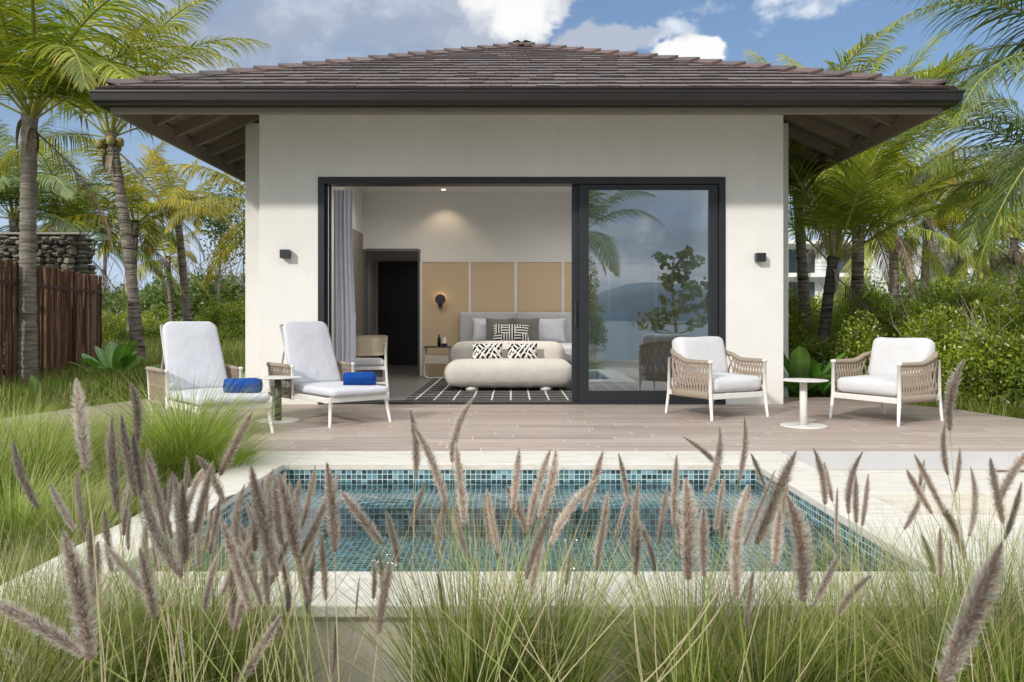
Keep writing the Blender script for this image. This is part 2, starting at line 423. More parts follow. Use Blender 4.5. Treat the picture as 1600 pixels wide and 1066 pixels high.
def m_attr(name, stops, rough=.8, bump=.3, bscale=40, spec=.3, nz=.3, nc=(.1, .09, .08)):
    m, t, out = newmat(name); tc = t.add('ShaderNodeTexCoord').outputs['Object']
    a = t.add('ShaderNodeAttribute', attribute_name='rnd').outputs['Fac']
    c = t.ramp(a, stops); n = t.noise(tc, bscale*.3, 6, .65)
    c = t.mix(t.ramp(n, [(.4, (0, 0, 0)), (.7, (nz, nz, nz))]), c, nc)
    principled(t, out, c, rough, t.bump(t.noise(tc, bscale, 5), bump, .01), spec=spec); return m
M_tile = m_attr('roof_tile', [(0, (0.036, 0.020, 0.017)), (.3, (0.066, 0.033, 0.028)), (.55, (0.096, 0.046, 0.036)), (.75, (0.078, 0.052, 0.048)), (.92, (0.120, 0.090, 0.090)), (1, (0.192, 0.155, 0.162))], .55, .5, 60, .5, .5, (.045, .035, .032))
M_rock = m_attr('dry_stone', [(0, (.06, .055, .05)), (.4, (.12, .108, .092)), (.75, (.19, .17, .14)), (1, (.27, .24, .19))], .9, .7, 25, .2, .5, (.05, .045, .04))
M_stake = m_attr('weathered_stake', [(0, (.06, .03, .02)), (.5, (.16, .085, .055)), (1, (.34, .22, .16))], .9, .6, 50, .15, .5, (.05, .03, .02))
M_board = mat('soffit_board', (.165, .135, .10), (.13, .105, .08), 2, .7, .1, 30)
def m_rattan():
    m, t, out = newmat('woven_rattan'); uv = t.add('ShaderNodeTexCoord').outputs['UV']
    c = t.add('ShaderNodeTexChecker'); c.inputs['Scale'].default_value = 90; t.link(uv, c.inputs['Vector'])
    n = t.noise(t.mapping(uv, (30, 3, 1)), 3, 4)
    base = t.mix(c.outputs['Fac'], (.62, .47, .30), (.50, .37, .22))
    base = t.mix(t.math('MULTIPLY', n, .5), base, (.68, .54, .37))
    principled(t, out, base, .7, t.bump(c.outputs['Fac'], .3, .002)); return m
M_rattan = m_rattan()
def m_rug():
    m, t, out = newmat('grid_rug'); uv = t.add('ShaderNodeTexCoord').outputs['UV']
    d = t.add('ShaderNodeVectorMath', operation='MULTIPLY_ADD')
    t.link(t.noise(uv, 5, 3, out='Color'), d.inputs[0]); d.inputs[1].default_value = (.03, .03, 0); t.link(uv, d.inputs[2])
    b = t.add('ShaderNodeTexBrick', offset=0, squash=1)
    for k, v in (('Scale', 1), ('Mortar Size', .012), ('Mortar Smooth', .2), ('Brick Width', .235), ('Row Height', .33)):
        b.inputs[k].default_value = v
    t.link(d.outputs[0], b.inputs['Vector'])
    s = t.noise(t.mapping(uv, (3, 90, 1)), 3, 3)
    c = t.mix(t.ramp(s, [(.4, (0, 0, 0)), (.6, (1, 1, 1))]), (.018, .018, .020), (.085, .085, .088))
    base = t.mix(b.outputs['Fac'], c, (.58, .57, .54))
    principled(t, out, base, .95, t.bump(s, .5, .004), spec=.1); return m
M_rug = m_rug()
def m_pattern(name, ang1, ang2, dark, scale=14, maze=False):
    m, t, out = newmat(name); tc = t.add('ShaderNodeTexCoord').outputs['Object']
    sx = t.add('ShaderNodeSeparateXYZ'); t.link(tc, sx.inputs[0])
    cb = t.add('ShaderNodeCombineXYZ'); t.link(sx.outputs[0], cb.inputs[0]); t.link(sx.outputs[2], cb.inputs[1])
    v = cb.outputs[0]
    vo = t.add('ShaderNodeTexVoronoi', feature='F1', distance='CHEBYCHEV' if maze else 'EUCLIDEAN'); vo.inputs['Scale'].default_value = 9 if maze else 9
    vo.inputs['Randomness'].default_value = .35 if maze else 1
    t.link(v, vo.inputs['Vector'])
    ve = t.add('ShaderNodeTexVoronoi', feature='DISTANCE_TO_EDGE'); ve.inputs['Scale'].default_value = 9; t.link(v, ve.inputs['Vector'])
    sel = t.math('GREATER_THAN', vo.outputs['Color'], .5)
    ws = []
    for a in (ang1, ang2):
        w = t.add('ShaderNodeTexWave', bands_direction='X'); w.inputs['Scale'].default_value = scale; w.inputs['Distortion'].default_value = 0 if maze else .6
        t.link(t.mapping(v, rot=(0, 0, a)), w.inputs['Vector']); ws.append(t.math('GREATER_THAN', w.outputs['Fac'], .52 if maze else .70))
    f = t.mix(sel, ws[0], ws[1])
    if not maze:
        f = t.mix(t.math('LESS_THAN', ve.outputs['Distance'], .035), f, (1, 1, 1))
    base = t.mix(f, dark, (.80, .78, .74))
    principled(t, out, base, .9, spec=.1); return m
M_pat_leaf = m_pattern('leaf_line_print', .6, -.75, (.025, .025, .027), 5.5)
M_pat_maze = m_pattern('maze_print', 0, PI/2, (.008, .008, .008), 7, True)
M_floor = mat('interior_floor_tile', (.20, .195, .185), (.17, .165, .16), 1.5, .35, .03, 30)
M_door = mat('charcoal_door', (.018, .018, .021), (.024, .024, .028), 6, .4, .15, 30, stretch=(8, 8, 1))
M_taupe = mat('taupe_panel', (.25, .215, .18), (.22, .19, .16), 4, .6, .1, 20, stretch=(8, 8, 1))
M_pale_wood = mat('pale_wood', (.60, .56, .49), (.52, .48, .41), 6, .5, .1, 40, stretch=(1, 1, 5))
M_label = mat('white_label', (.7, .7, .7), None, rough=.5)
M_pot = mat('black_glass', (.01, .01, .012), None, rough=.12)
def emis(name, c, s):
    m, t, out = newmat(name); e = t.add('ShaderNodeEmission'); e.inputs[0].default_value = (*c, 1); e.inputs[1].default_value = s
    t.link(e.outputs[0], out.inputs[0]); return m
M_lamp = emis('warm_lamp', (1, .62, .3), 3)
M_hotel = mat('hotel_render', (.78, .78, .77), (.72, .72, .71), .4, .8)
M_hglass = mat('hotel_glass', (.05, .07, .08), None, rough=.1)

# ------------------------------------------------------------------ camera, world, sun
cam = bpy.data.cameras.new('camera'); co = bpy.data.objects.new('camera', cam); col.objects.link(co)
cam.sensor_width = 36; cam.lens = F/1600*36; cam.clip_end = 6000; cam.clip_start = .05
cam.shift_y = -33/1600
co.location = (0, 0, 1); co.rotation_euler = (PI/2, 0, 0); sc.camera = co
cam.dof.use_dof = True; cam.dof.focus_distance = 5.5; cam.dof.aperture_fstop = 10


SUN = Vector((.78, 1.0, -.66)).normalized()
sl = bpy.data.lights.new('sun', 'SUN'); sl.energy = 2.8; sl.angle = math.radians(3.5); sl.color = (1, .945, .87)
so = bpy.data.objects.new('sun', sl); col.objects.link(so); so.rotation_euler = SUN.to_track_quat('-Z', 'Y').to_euler(); so.location = (-8, -8, 8)

wd = bpy.data.worlds.new('World'); sc.world = wd; wd.use_nodes = True
wd.node_tree.nodes.clear(); t = NT(wd.node_tree)
wo = t.add('ShaderNodeOutputWorld'); bg = t.add('ShaderNodeBackground'); bg.inputs[1].default_value = .1
sky = t.add('ShaderNodeTexSky', sky_type='NISHITA', sun_disc=False)
sky.sun_elevation = math.asin(-SUN.z); sky.sun_rotation = math.atan2(-SUN.x, -SUN.y); sky.altitude = 50; sky.air_density = 1.0; sky.dust_density = .6; sky.ozone_density = 1.6
tc = t.add('ShaderNodeTexCoord').outputs['Generated']
nv = t.add('ShaderNodeVectorMath', operation='NORMALIZE'); t.link(tc, nv.inputs[0]); d = nv.outputs[0]
sp = t.add('ShaderNodeSeparateXYZ'); t.link(d, sp.inputs[0]); X, Y, Z = sp.outputs
def blob(px, py, rx, ry):
    v = Vector(((px-800)/F, 1, (500-py)/F)); L = v.length; v /= L
    a = t.math('DIVIDE', t.math('SUBTRACT', X, v.x), rx/F/L)
    b = t.math('DIVIDE', t.math('SUBTRACT', Z, v.z), ry/F/L)
    q = t.math('ADD', t.math('MULTIPLY', a, a), t.math('MULTIPLY', b, b))
    m_ = t.math('SUBTRACT', 1, q, clamp=False)
    return t.math('MULTIPLY', t.math('MAXIMUM', m_, -2), t.math('GREATER_THAN', Y, 0))
def sstep(x, a, b):
    n = t.add('ShaderNodeMapRange', interpolation_type='SMOOTHSTEP'); t.link(x, n.inputs[0])
    n.inputs[1].default_value = a; n.inputs[2].default_value = b; return n.outputs[0]
base = t.mix(.35, sky.outputs[0], (2.5, 4.3, 7.6))
base = t.mix(sstep(Z, .30, -.02), base, (5.6, 6.9, 8.8))
nA = t.noise(t.mapping(d, (1, 1, 1.8)), 5, 8, .58); nB = t.noise(t.mapping(d, (1, 1, 1.5), loc=(3, 1, 2)), 13, 9, .6)
# veil of high grey cloud at left
veil = t.math('MULTIPLY_ADD', blob(430, 40, 420, 190), .55, t.math('MULTIPLY', t.math('SUBTRACT', nA, .45), 1.6))
base = t.mix(t.math('MULTIPLY', sstep(veil, .0, .7), .9), base, t.mix(sstep(nB, .4, .65), (4.1, 4.7, 5.9), (6.0, 6.6, 7.6)))
# lower haze bank behind palms
low = t.math('MULTIPLY_ADD', t.math('SUBTRACT', nA, .5), 2.4, t.math('SUBTRACT', .5, t.math('MULTIPLY', t.math('ABSOLUTE', t.math('SUBTRACT', Z, .09)), 8)))
base = t.mix(t.math('MULTIPLY', sstep(low, .15, .9), .7), base, (6.6, 7.2, 8.2))
# general broken cloud over the rest of the sky (overhead and behind)
plan = t.add('ShaderNodeCombineXYZ'); zz = t.math('MAXIMUM', t.math('ADD', Z, .12), .05)
t.link(t.math('DIVIDE', X, zz), plan.inputs[0]); t.link(t.math('DIVIDE', Y, zz), plan.inputs[1])
nG = t.noise(plan.outputs[0], .8, 8, .6); nH = t.noise(plan.outputs[0], .35, 5, .55)
back = sstep(Y, .45, -.3); over = sstep(Z, .42, .6)
cov = t.math('MAXIMUM', back, over)
gm = t.math('MULTIPLY', sstep(nG, .30, .50), cov)
base = t.mix(gm, base, t.mix(sstep(Z, .36, .70), t.mix(sstep(nH, .35, .68), (3.6, 4.3, 5.3), (9.5, 9.7, 9.9)), t.mix(sstep(nH, .35, .68), (17, 17.8, 19), (26, 26, 26))))
# wisps at right
w = t.math('ADD', t.math('MAXIMUM', t.math('MULTIPLY', blob(1195, 22, 120, 50), .4), t.math('MULTIPLY', blob(1045, 50, 60, 18), .3)), t.math('MULTIPLY', t.math('SUBTRACT', nB, .52), 3.2))
base = t.mix(t.math('MULTIPLY', sstep(w, .0, .7), .85), base, (8.6, 9.0, 9.6))
# cumulus
cu = t.math('MAXIMUM', t.math('MAXIMUM', blob(800, 15, 105, 68), blob(745, 55, 60, 34)), t.math('MAXIMUM', blob(940, 68, 95, 36), blob(1075, 84, 76, 27)))
dn = t.math('ADD', t.math('MULTIPLY', cu, .75), t.math('MULTIPLY', t.math('SUBTRACT', nB, .5), 2.6))
shade = t.math('ADD', t.math('MULTIPLY', t.math('MAXIMUM', blob(805, 0, 80, 62), blob(1080, 84, 70, 30)), .8), t.math('MULTIPLY', t.math('SUBTRACT', t.noise(t.mapping(d, loc=(.01, 0, -.02)), 18, 7, .6), .5), 2.2))
base = t.mix(sstep(dn, .0, .28), base, t.mix(sstep(shade, -.25, .5), (4.7, 5.3, 6.4), (9.8, 9.8, 9.8)))
t.link(base, bg.inputs[0]); t.link(bg.outputs[0], wo.inputs[0])

sc.render.engine = 'CYCLES'; sc.view_settings.view_transform = 'Standard'; sc.view_settings.look = 'None'; sc.view_settings.exposure = 0
sc.cycles.max_bounces = 9; sc.cycles.diffuse_bounces = 5; sc.cycles.glossy_bounces = 4; sc.cycles.transmission_bounces = 4
sc.cycles.transparent_max_bounces = 12; sc.cycles.use_denoising = True; sc.cycles.sample_clamp_indirect = 6
sc.cycles.use_adaptive_sampling = True; sc.cycles.adaptive_threshold = .02

# ------------------------------------------------------------------ ground, deck, pool
def sm(x, a, b):
    x = max(0, min(1, (x-a)/(b-a))); return x*x*(3-2*x)
def ground_z(x, y):
    if y < -7: return -.33-2.0*sm(-y, 7, 12)
    if -1.80 <= x <= 3.3 and 2.86 <= y <= 6.3: return -.62
    if 3.3 < x < 6.0 and 4.45 < y < 6.3: return -.62
    if abs(x) < 5.0 and y > 6.2 and y < 17: return -.2
    z = -.33+.19*sm(y, 3.0, 5.5)
    return z+.06*sm(y, 9, 14)
xs = sorted(set([-4000, -1200, -400, -150, -70, -40, -25] + [round(-18+i*.6, 3) for i in range(61)] + [-1.80, -1.79, 3.3, 3.31, 5.99, 6.01, 25, 40, 70, 150, 400, 1200, 4000]))
ys = sorted(set([-13, -12, -11, -10, -9, -8, -7, -4, -2, 0, 1, 2, 2.4, 2.86, 2.87] + [round(3+i*.3, 3) for i in range(12)] + [4.44, 4.46, 6.3, 6.31, 6.6, 7.5, 9, 10, 11, 12, 13, 14, 16, 20, 26, 40, 80, 200, 800, 4000]))
V = []; Fc = []
for j, y in enumerate(ys):
    for i, x in enumerate(xs):
        V.append((x, y, ground_z(x, y)+(.015*math.sin(x*5.1)*math.cos(y*4.3) if abs(x) < 18 and 0 < y < 26 else 0)))
nx = len(xs)
for j in range(len(ys)-1):
    for i in range(nx-1): Fc.append((j*nx+i, j*nx+i+1, (j+1)*nx+i+1, (j+1)*nx+i))
m, t, out = newmat('soil_and_litter'); tcg = t.add('ShaderNodeTexCoord').outputs['Object']
sp2 = t.add('ShaderNodeSeparateXYZ'); t.link(tcg, sp2.inputs[0])
gn = t.noise(tcg, 3, 8, .65)
sand = t.ramp(gn, [(.3, (.40, .35, .27)), (.55, (.54, .49, .40)), (.75, (.64, .59, .50))])
grn = t.ramp(t.noise(tcg, 1.2, 8, .7), [(.3, (.05, .075, .02)), (.55, (.10, .14, .03)), (.75, (.17, .18, .06))])
fy = t.math('MULTIPLY', t.math('SUBTRACT', sp2.outputs[1], 2.8), .9, clamp=True)
principled(t, out, t.mix(fy, sand, grn), .95, t.bump(t.noise(tcg, 40, 6, .7), .8, .03), spec=.1)
g = link('ground', np_mesh('ground', V, Fc, smooth=True), m); g['kind'] = 'structure'
# sea behind the camera (seen in the glass), hills on the far shore
m, t, out = newmat('sea_water'); tcg = t.add('ShaderNodeTexCoord').outputs['Object']
principled(t, out, (.10, .16, .18), .22, t.bump(t.noise(t.mapping(tcg, (1, 2.5, 1)), .7, 6), .5, .3))
g = link('sea', np_mesh('sea', [(-4000, -4000, -1.6), (4000, -4000, -1.6), (4000, -9.6, -1.6), (-4000, -9.6, -1.6)], [(0, 1, 2, 3)]), m); g['kind'] = 'structure'
hv = []; hf = []
HN = 90
for i in range(HN+1):
    x = -2200+i*4400/HN
    # virtual peak at px 1045 in the glass
    h = 14+64*math.exp(-(abs(x-330)/150)**1.5)+26*math.exp(-((x-700)/260)**2)+22*math.exp(-((x+300)/420)**2)+7*math.sin(x*.011)+5*math.sin(x*.029+1)
    hv += [(x, -1500, -3), (x, -1560, h*.72), (x, -1700, h*1.12), (x, -1900, -3)]
for i in range(HN):
    for k in range(3): a = i*4+k; hf.append((a, a+4, a+5, a+1))
g = link('hills', np_mesh('hills', hv, hf, smooth=True), mat('hazy_hills', (.13, .19, .24), (.10, .15, .19), .01, 1)); g['kind'] = 'structure'

def prism(name, poly, z0, z1, mats, parent=None, bevel=0):
    b = MB(); n = len(poly)
    b.add([(x, y, z0) for x, y in poly]+[(x, y, z1) for x, y in poly],
          [tuple(reversed(range(n))), tuple(range(n, 2*n))]+[(i, (i+1) % n, n+(i+1) % n, n+i) for i in range(n)])
    return b.build(name, mats, parent, bevel=bevel)
deck = prism('deck', [(-5.55, 6.07), (5.75, 6.07), (5.25, 7.6), (4.98, 8.9), (4.35, 10.0), (4.1, 10.3), (-4.4, 10.3), (-4.65, 10.0), (-5.0, 8.9), (-5.25, 7.6)], -.2, 0, M_deck)
deck['kind'] = 'structure'
b = MB(); b.m = 0
b.box(2.05, 3.62, 5.25, 6.066, -.30, -.14); b.box(2.05, 3.15, 2.6, 5.246, -.45, -.28); b.box(3.625, 6.3, 4.9, 6.066, -.5, -.16); b.box(3.155, 6.3, 4.3, 4.896, -.5, -.285); b.box(3.155, 3.62, 4.9, 5.246, -.5, -.287)
st = b.build('terrace_steps', [M_trav], bevel=.006); st['kind'] = 'structure'
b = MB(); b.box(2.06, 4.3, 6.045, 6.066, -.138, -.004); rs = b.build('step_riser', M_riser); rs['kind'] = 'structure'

pool = thing('swimming_pool', 'small plunge pool lined with blue green mosaic and pale stone coping', 'pool', (0, 0, 0))
PX0, PX1, PY0, PY1 = -1.59, 1.69, 3.17, 5.53
b = MB()
b.box(-1.93, 2.045, PY1, 6.066, -.045, 0.0); b.box(-1.93, 2.045, 2.79, PY0, -.045, 0.0)
b.box(-1.93, PX0, PY0+.002, PY1-.002, -.045, 0.0); b.box(PX1, 2.045, PY0+.002, PY1-.002, -.045, 0.0)
b.build('coping', M_trav, pool, bevel=.006)
b = MB()
FZ = -.36; BZ = -.178; BY = 4.99
def quad(b, p): b.add(p, [(0, 1, 2, 3)])
x0, x1 = PX0-.002, PX1+.002
quad(b, [(x0, PY1, FZ), (x1, PY1, FZ), (x1, PY1, -.045), (x0, PY1, -.045)][::-1])
quad(b, [(x0, PY0, FZ), (x1, PY0, FZ), (x1, PY0, -.045), (x0, PY0, -.045)])
quad(b, [(x0, PY0, FZ), (x0, PY1, FZ), (x0, PY1, -.045), (x0, PY0, -.045)][::-1])
quad(b, [(x1, PY0, FZ), (x1, PY1, FZ), (x1, PY1, -.045), (x1, PY0, -.045)])
quad(b, [(x0, PY0, FZ), (x1, PY0, FZ), (x1, PY1, FZ), (x0, PY1, FZ)])
b.build('basin', M_mosaic, pool)
b = MB(); b.box(PX0+.001, PX1-.001, BY, PY1-.001, FZ+.001, BZ); b.build('bench', M_mosaic, pool)
b = MB(); b.box(-1.86, 1.98, 2.85, 2.9, -.62, -.047); b.box(-1.86, -1.8, 2.9, 6.0, -.62, -.047); b.build('outer_wall', M_poolwall, pool)
wz = -.125
wg = 40; wv = []; wf = []
for j in range(wg+1):
    for i in range(wg+1): wv.append((PX0+(PX1-PX0)*i/wg, PY0+(PY1-PY0)*j/wg, wz))
for j in range(wg):
    for i in range(wg): a = j*(wg+1)+i; wf.append((a, a+1, a+wg+2, a+wg+1))
link('water', np_mesh('water', wv, wf, smooth=True), M_water, pool)

# ------------------------------------------------------------------ villa
WY = 9.42; WX0, WX1 = -2.99, 3.21; BX0, BX1, BYF = -3.55, 3.68, 10.6
OX0, OX1, OZ = -2.295, 2.525, 2.69
villa = thing('villa', 'white stucco pavilion villa with brown tiled hip roof behind the pool', 'building', (0, 0, 0))
b = MB()
b.box(WX0, OX0, WY, WY+.25, -.15, 3.84); b.box(OX1, WX1, WY, WY+.25, -.15, 3.84); b.box(OX0, OX1, WY, WY+.25, OZ, 3.84)
b.box(WX0, WX0+.25, WY+.251, BYF+.1, -.15, 3.84); b.box(WX1-.25, WX1, WY+.251, BYF+.1, -.15, 3.84)
b.build('front_wall', M_wall, villa)
b = MB()
b.box(BX0, BX0+.2, BYF, 18.2, -.15, 3.62); b.box(BX1-.2, BX1, BYF, 18.2, -.15, 3.62)
b.box(BX0+.2, WX0+.002, BYF, BYF+.2, -.15, 3.62); b.box(WX1-.002, BX1-.2, BYF, BYF+.2, -.15, 3.62)
b.box(BX0+.2, BX1-.2, 18.0, 18.2, -.15, 3.62)
b.build('rear_wall', M_wall, villa)
# interior shell
IX0, IX1, IY = -2.64, 2.96, 14.1; CZ = 3.25
b = MB()
b.box(IX0-.1, IX0, WY+.252, IY, 0, CZ); b.box(IX1, IX1+.1, WY+.252, IY, 0, CZ)
b.box(IX0+.002, IX1, IY, IY+.12, 2.25, CZ); b.box(-1.65, IX1, IY, IY+.12, 0, 2.25)
b.box(-3.15, -3.05, IY+.13, 17.9, 0, 2.7); b.box(-1.2, -1.1, IY+.13, 17.9, 0, 2.7); b.box(-3.05, -1.2, 17.8, 17.9, 0, 2.7)
b.build('interior_wall', M_inwall, villa)
b = MB(); b.box(IX0, IX1, WY+.252, IY, CZ, CZ+.08); b.box(-3.05, -1.2, IY+.13, 17.8, 2.62, 2.69); b.build('ceiling', M_inwall, villa)
b = MB(); b.box(OX0, OX1, WY, WY+.3, -.05, .004); b.box(IX0, IX1, WY+.3, IY, -.05, .004); b.box(-3.05, -1.2, IY, 17.8, -.05, .003); b.build('interior_floor', M_floor, villa)
# interior doorway trim, vestibule door, wardrobe door on the left wall
b = MB(); b.box(-2.635, -2.585, IY-.03, IY+.14, 0, 2.25); b.box(-1.66, -1.625, IY-.03, IY+.14, 0, 2.25); b.box(-2.585, -1.66, IY-.03, IY+.14, 2.21, 2.26); b.build('doorway_trim', M_grey_trim, villa)
d_ = MB(); d_.box(-2.98, -1.88, 17.74, 17.79, .01, 2.3); dd = d_.build('entrance_door', M_door, villa)
b = MB()
for zz_ in (.5, 1.0, 1.5, 2.0): b.box(-2.96, -1.9, 17.735, 17.739, zz_, zz_+.008)
b.build('groove', M_black, dd)
b = MB(); b.box(-2.84, -2.74, 17.70, 17.735, 1.02, 1.17); b.box(-2.83, -2.66, 17.66, 17.70, .93, .955); b.build('handle', M_pot, dd)
b = MB(); b.box(IX0+.002, IX0+.03, 12.9, 13.95, 0, 2.5); wp = b.build('side_door', M_taupe, villa)
b = MB(); b.box(IX0+.03, IX0+.045, 13.2, 13.23, 1, 1.12); b.build('handle', M_label, wp)
# rattan wall panel behind the bed
b = MB(); b.box(-1.6, IX1-.01, IY-.03, IY-.002, 0, 2.02); b.build('rattan_panel', M_rattan, villa)
b = MB(); b.box(-1.62, IX1-.01, IY-.045, IY-.002, 2.02, 2.07); b.box(-1.625, -1.585, IY-.046, IY-.002, 0, 2.02)
for xb in (-.745, .065, .90, 1.72, 2.54): b.box(xb-.024, xb+.024, IY-.042, IY-.03, 0, 2.02)
b.build('batten', M_white, villa)
# visible ceiling light near the back wall
dl = MB(); dl.lathe([(.05, 0), (.06, 0), (.06, -.008), (.045, -.008), (.04, .004)], 20, (-1.18, 13.7, CZ-.002)); dlo = dl.build('downlight_or_fill', M_white, villa, True)
b = MB(); b.lathe([(0.001, 0), (.04, 0)], 20, (-1.18, 13.7, CZ-.006)); b.build('bulb', emis('downlight_or_fill_bulb', (1, .8, .55), 12), dlo)
def spot(name, loc, tgt, e, c, size=1.3, rad=.03, blend=.6):
    l = bpy.data.lights.new(name, 'SPOT'); l.energy = e; l.color = c; l.spot_size = size; l.spot_blend = blend; l.shadow_soft_size = rad
    o = bpy.data.objects.new(name, l); col.objects.link(o); o.location = loc
    o.rotation_euler = (Vector(tgt)-Vector(loc)).to_track_quat('-Z', 'Y').to_euler(); return o
spot('downlight_or_fill_beam', (-1.18, 13.72, CZ-.02), (-1.18, 13.9, 0), 13, (1, .78, .52), 1.9)

for i, (x_, y_) in enumerate([(.9, 12.5), (2.2, 12.2), (-1.6, 11.2), (.3, 11.2), (2.0, 10.6), (-2.0, 12.6)]):  # added fill lights with fixtures, out of view, put in to brighten the room
    d2 = MB(); d2.lathe([(.05, 0), (.06, 0), (.06, -.008), (.045, -.008), (.04, .004)], 20, (x_, y_, CZ-.002)); d2o = d2.build('downlight_or_fill', M_white, villa, True)
    b = MB(); b.lathe([(0.001, 0), (.04, 0)], 20, (x_, y_, CZ-.006)); b.build('bulb', bpy.data.materials['downlight_or_fill_bulb'], d2o)
    spot('downlight_or_fill_beam', (x_, y_, CZ-.02), (x_, y_+.01, 0), 92, (1, .96, .91), 2.9, .12, 1)
spot('hall_fill_beam', (-2.2, 16.2, 2.55), (-2.2, 16.3, 0), 14, (1, .9, .8), 2.8, .1, 1)  # added unseen lamp without a fixture, brightens the entrance hall
# --- roof
AX, AY = .15, 12.52; H = 4.45; EZ = 3.335; SL = .441
roof_parts = MB()
def face_pt(side, s, dd, z=0):
    """side 0 front 1 right 2 back 3 left, s along eave from centre, dd inward distance"""
    h = H-dd; zz_ = EZ+SL*dd+z
    return {0: (AX+s, AY-h, zz_), 1: (AX+h, AY+s, zz_), 2: (AX-s, AY+h, zz_), 3: (AX-h, AY-s, zz_)}[side]
b = MB()
for sd in range(4):
    b.add([face_pt(sd, -H+.1, .1), face_pt(sd, H-.1, .1), face_pt(sd, 0, H)], [(0, 1, 2)])
    b.add([face_pt(sd, -H+.1, .1, -.06), face_pt(sd, H-.1, .1, -.06), face_pt(sd, 0, H, -.06)], [(2, 1, 0)])
roof = b.build('roof', M_board, villa)
b = MB()
rows = 17; ex = (H-.06)/rows
for sd in range(4):
    for k in range(rows):
        d0 = .03+k*ex; d1 = d0+ex*1.15; h = H-d0-.06
        s = -h-R.random()*.2
        while s < h:
            wdt = R.choice((.20, .22, .24, .26)); s0 = max(s, -h); s1 = min(s+wdt-.004, h)
            if s1-s0 > .03:
                b.a = max(0, min(1, R.gauss(.42, .24))); j = R.uniform(-.004, .006); jd = R.uniform(-.008, .008)
                m0 = min(abs(s0), H-d1) * (1 if s0 > 0 else -1); m1 = min(abs(s1), H-d1)*(1 if s1 > 0 else -1)
                lo = [face_pt(sd, s0, d0+jd, .006), face_pt(sd, s1, d0+jd, .006), face_pt(sd, s1, d0+jd, .033+j), face_pt(sd, s0, d0+jd, .033+j)]
                hi = [face_pt(sd, m0, d1, .004), face_pt(sd, m1, d1, .004), face_pt(sd, m1, d1, .012), face_pt(sd, m0, d1, .012)]
                b.add(lo+hi, [(0, 1, 2, 3), (3, 2, 6, 7), (1, 5, 6, 2), (0, 3, 7, 4), (0, 4, 5, 1)]); b.mi[-5] = 1; b.mi[-3] = 1; b.mi[-2] = 1
            s += wdt
rt = b.build('roof_tiles', [M_tile, mat('tile_edge', (.016, .010, .009), (.03, .02, .018), 20, .9)], roof, attr=True)
b = MB()
for (sx_, sy_) in ((-1, -1), (1, -1), (1, 1), (-1, 1)):
    L = H-.1; n = 19
    for k in range(n):
        d0 = .12+k*L/n; d1 = d0+L/n*1.18
        b.a = max(0, min(1, R.gauss(.4, .18)))
        def P(dd, off, z):   # off: + along one face, - along other
            hx = H-dd
            return Vector((AX+sx_*(hx-(off if off > 0 else 0)), AY+sy_*(hx+(off if off < 0 else 0)), EZ+SL*dd+z+0))
        lw, hw = .15, .12
        lo = [P(d0, lw, .045), P(d0, 0, .090), P(d0, -lw, .045), P(d0, lw, .02), P(d0, 0, .065), P(d0, -lw, .02)]
        hi = [P(d1, hw, .02), P(d1, 0, .058), P(d1, -hw, .02)]
        b.add(lo+hi, [(0, 1, 7, 6), (1, 2, 8, 7), (0, 3, 4, 1), (1, 4, 5, 2), (0, 6, 3), (2, 5, 8)])
b.a = .4
b.lathe([(.2, -.06), (.15, .0), (.05, .02), (.001, .022)], 12, (AX, AY, EZ+SL*H+.03))
b.build('hip_caps', M_tile, roof, attr=True)
b = MB(); prof = [(0, EZ), (.0, EZ-.02), (.012, EZ-.03), (.02, EZ-.10), (.05, EZ-.128), (.055, EZ-.14), (.15, EZ-.142), (.15, EZ-.005), (.135, EZ-.005), (.135, EZ-.11), (.03, EZ-.10), (.02, EZ-.0)]
def ring(b, prof):
    n = len(prof); vs = []
    for (sx_, sy_) in ((-1, -1), (1, -1), (1, 1), (-1, 1)):
        for o_, z in prof: vs.append((AX+sx_*(H-o_), AY+sy_*(H-o_), z))
    fs = []
    for c_ in range(4):
        for k in range(n): a = c_*n+k; a2 = c_*n+(k+1) % n; e = ((c_+1) % 4)*n+k; e2 = ((c_+1) % 4)*n+(k+1) % n; fs.append((a, e, e2, a2))
    b.add(vs, fs)
ring(b, prof); b.build('gutter', M_gutter, roof)
b = MB(); ring(b, [(.152, EZ-.01), (.152, EZ-.205), (.20, EZ-.205), (.20, EZ-.01)]); b.build('fascia', M_timber, roof)
# rafters (each one a mesh) and hip rafters
def rafter(p0, p1):
    b = MB(); b.bar(p0, p1, .05, .13); b.build('rafter', M_timber, roof)
for k in range(16):
    f_ = .55+k*.56
    if f_ > 2*H-.6: break
    lim = min(f_, 2*H-f_, 1.75)
    s_ = -H+f_
    for sd in (0, 1, 3):
        if sd == 0 and lim < 0.3: continue
        rafter(face_pt(sd, s_, .20, -.13), face_pt(sd, s_, lim, -.13))
for (sx_, sy_) in ((-1, -1), (1, -1)):
    rafter((AX+sx_*(H-.2), AY+sy_*(H-.2), EZ+SL*.2-.15), (AX+sx_*(H-2), AY+sy_*(H-2), EZ+SL*2-.15))
# soffit boards: shallow grooves
b = MB()
for sd in (1, 3):
    for dd in [x*.14 for x in range(2, 12)]:
        b.add([face_pt(sd, -H+dd, dd, -.062), face_pt(sd, H-dd, dd, -.062), face_pt(sd, H-dd-.006, dd+.006, -.062), face_pt(sd, -H+dd+.006, dd+.006, -.062)], [(0, 1, 2, 3)])
b.build('soffit_grooves', M_black, roof)

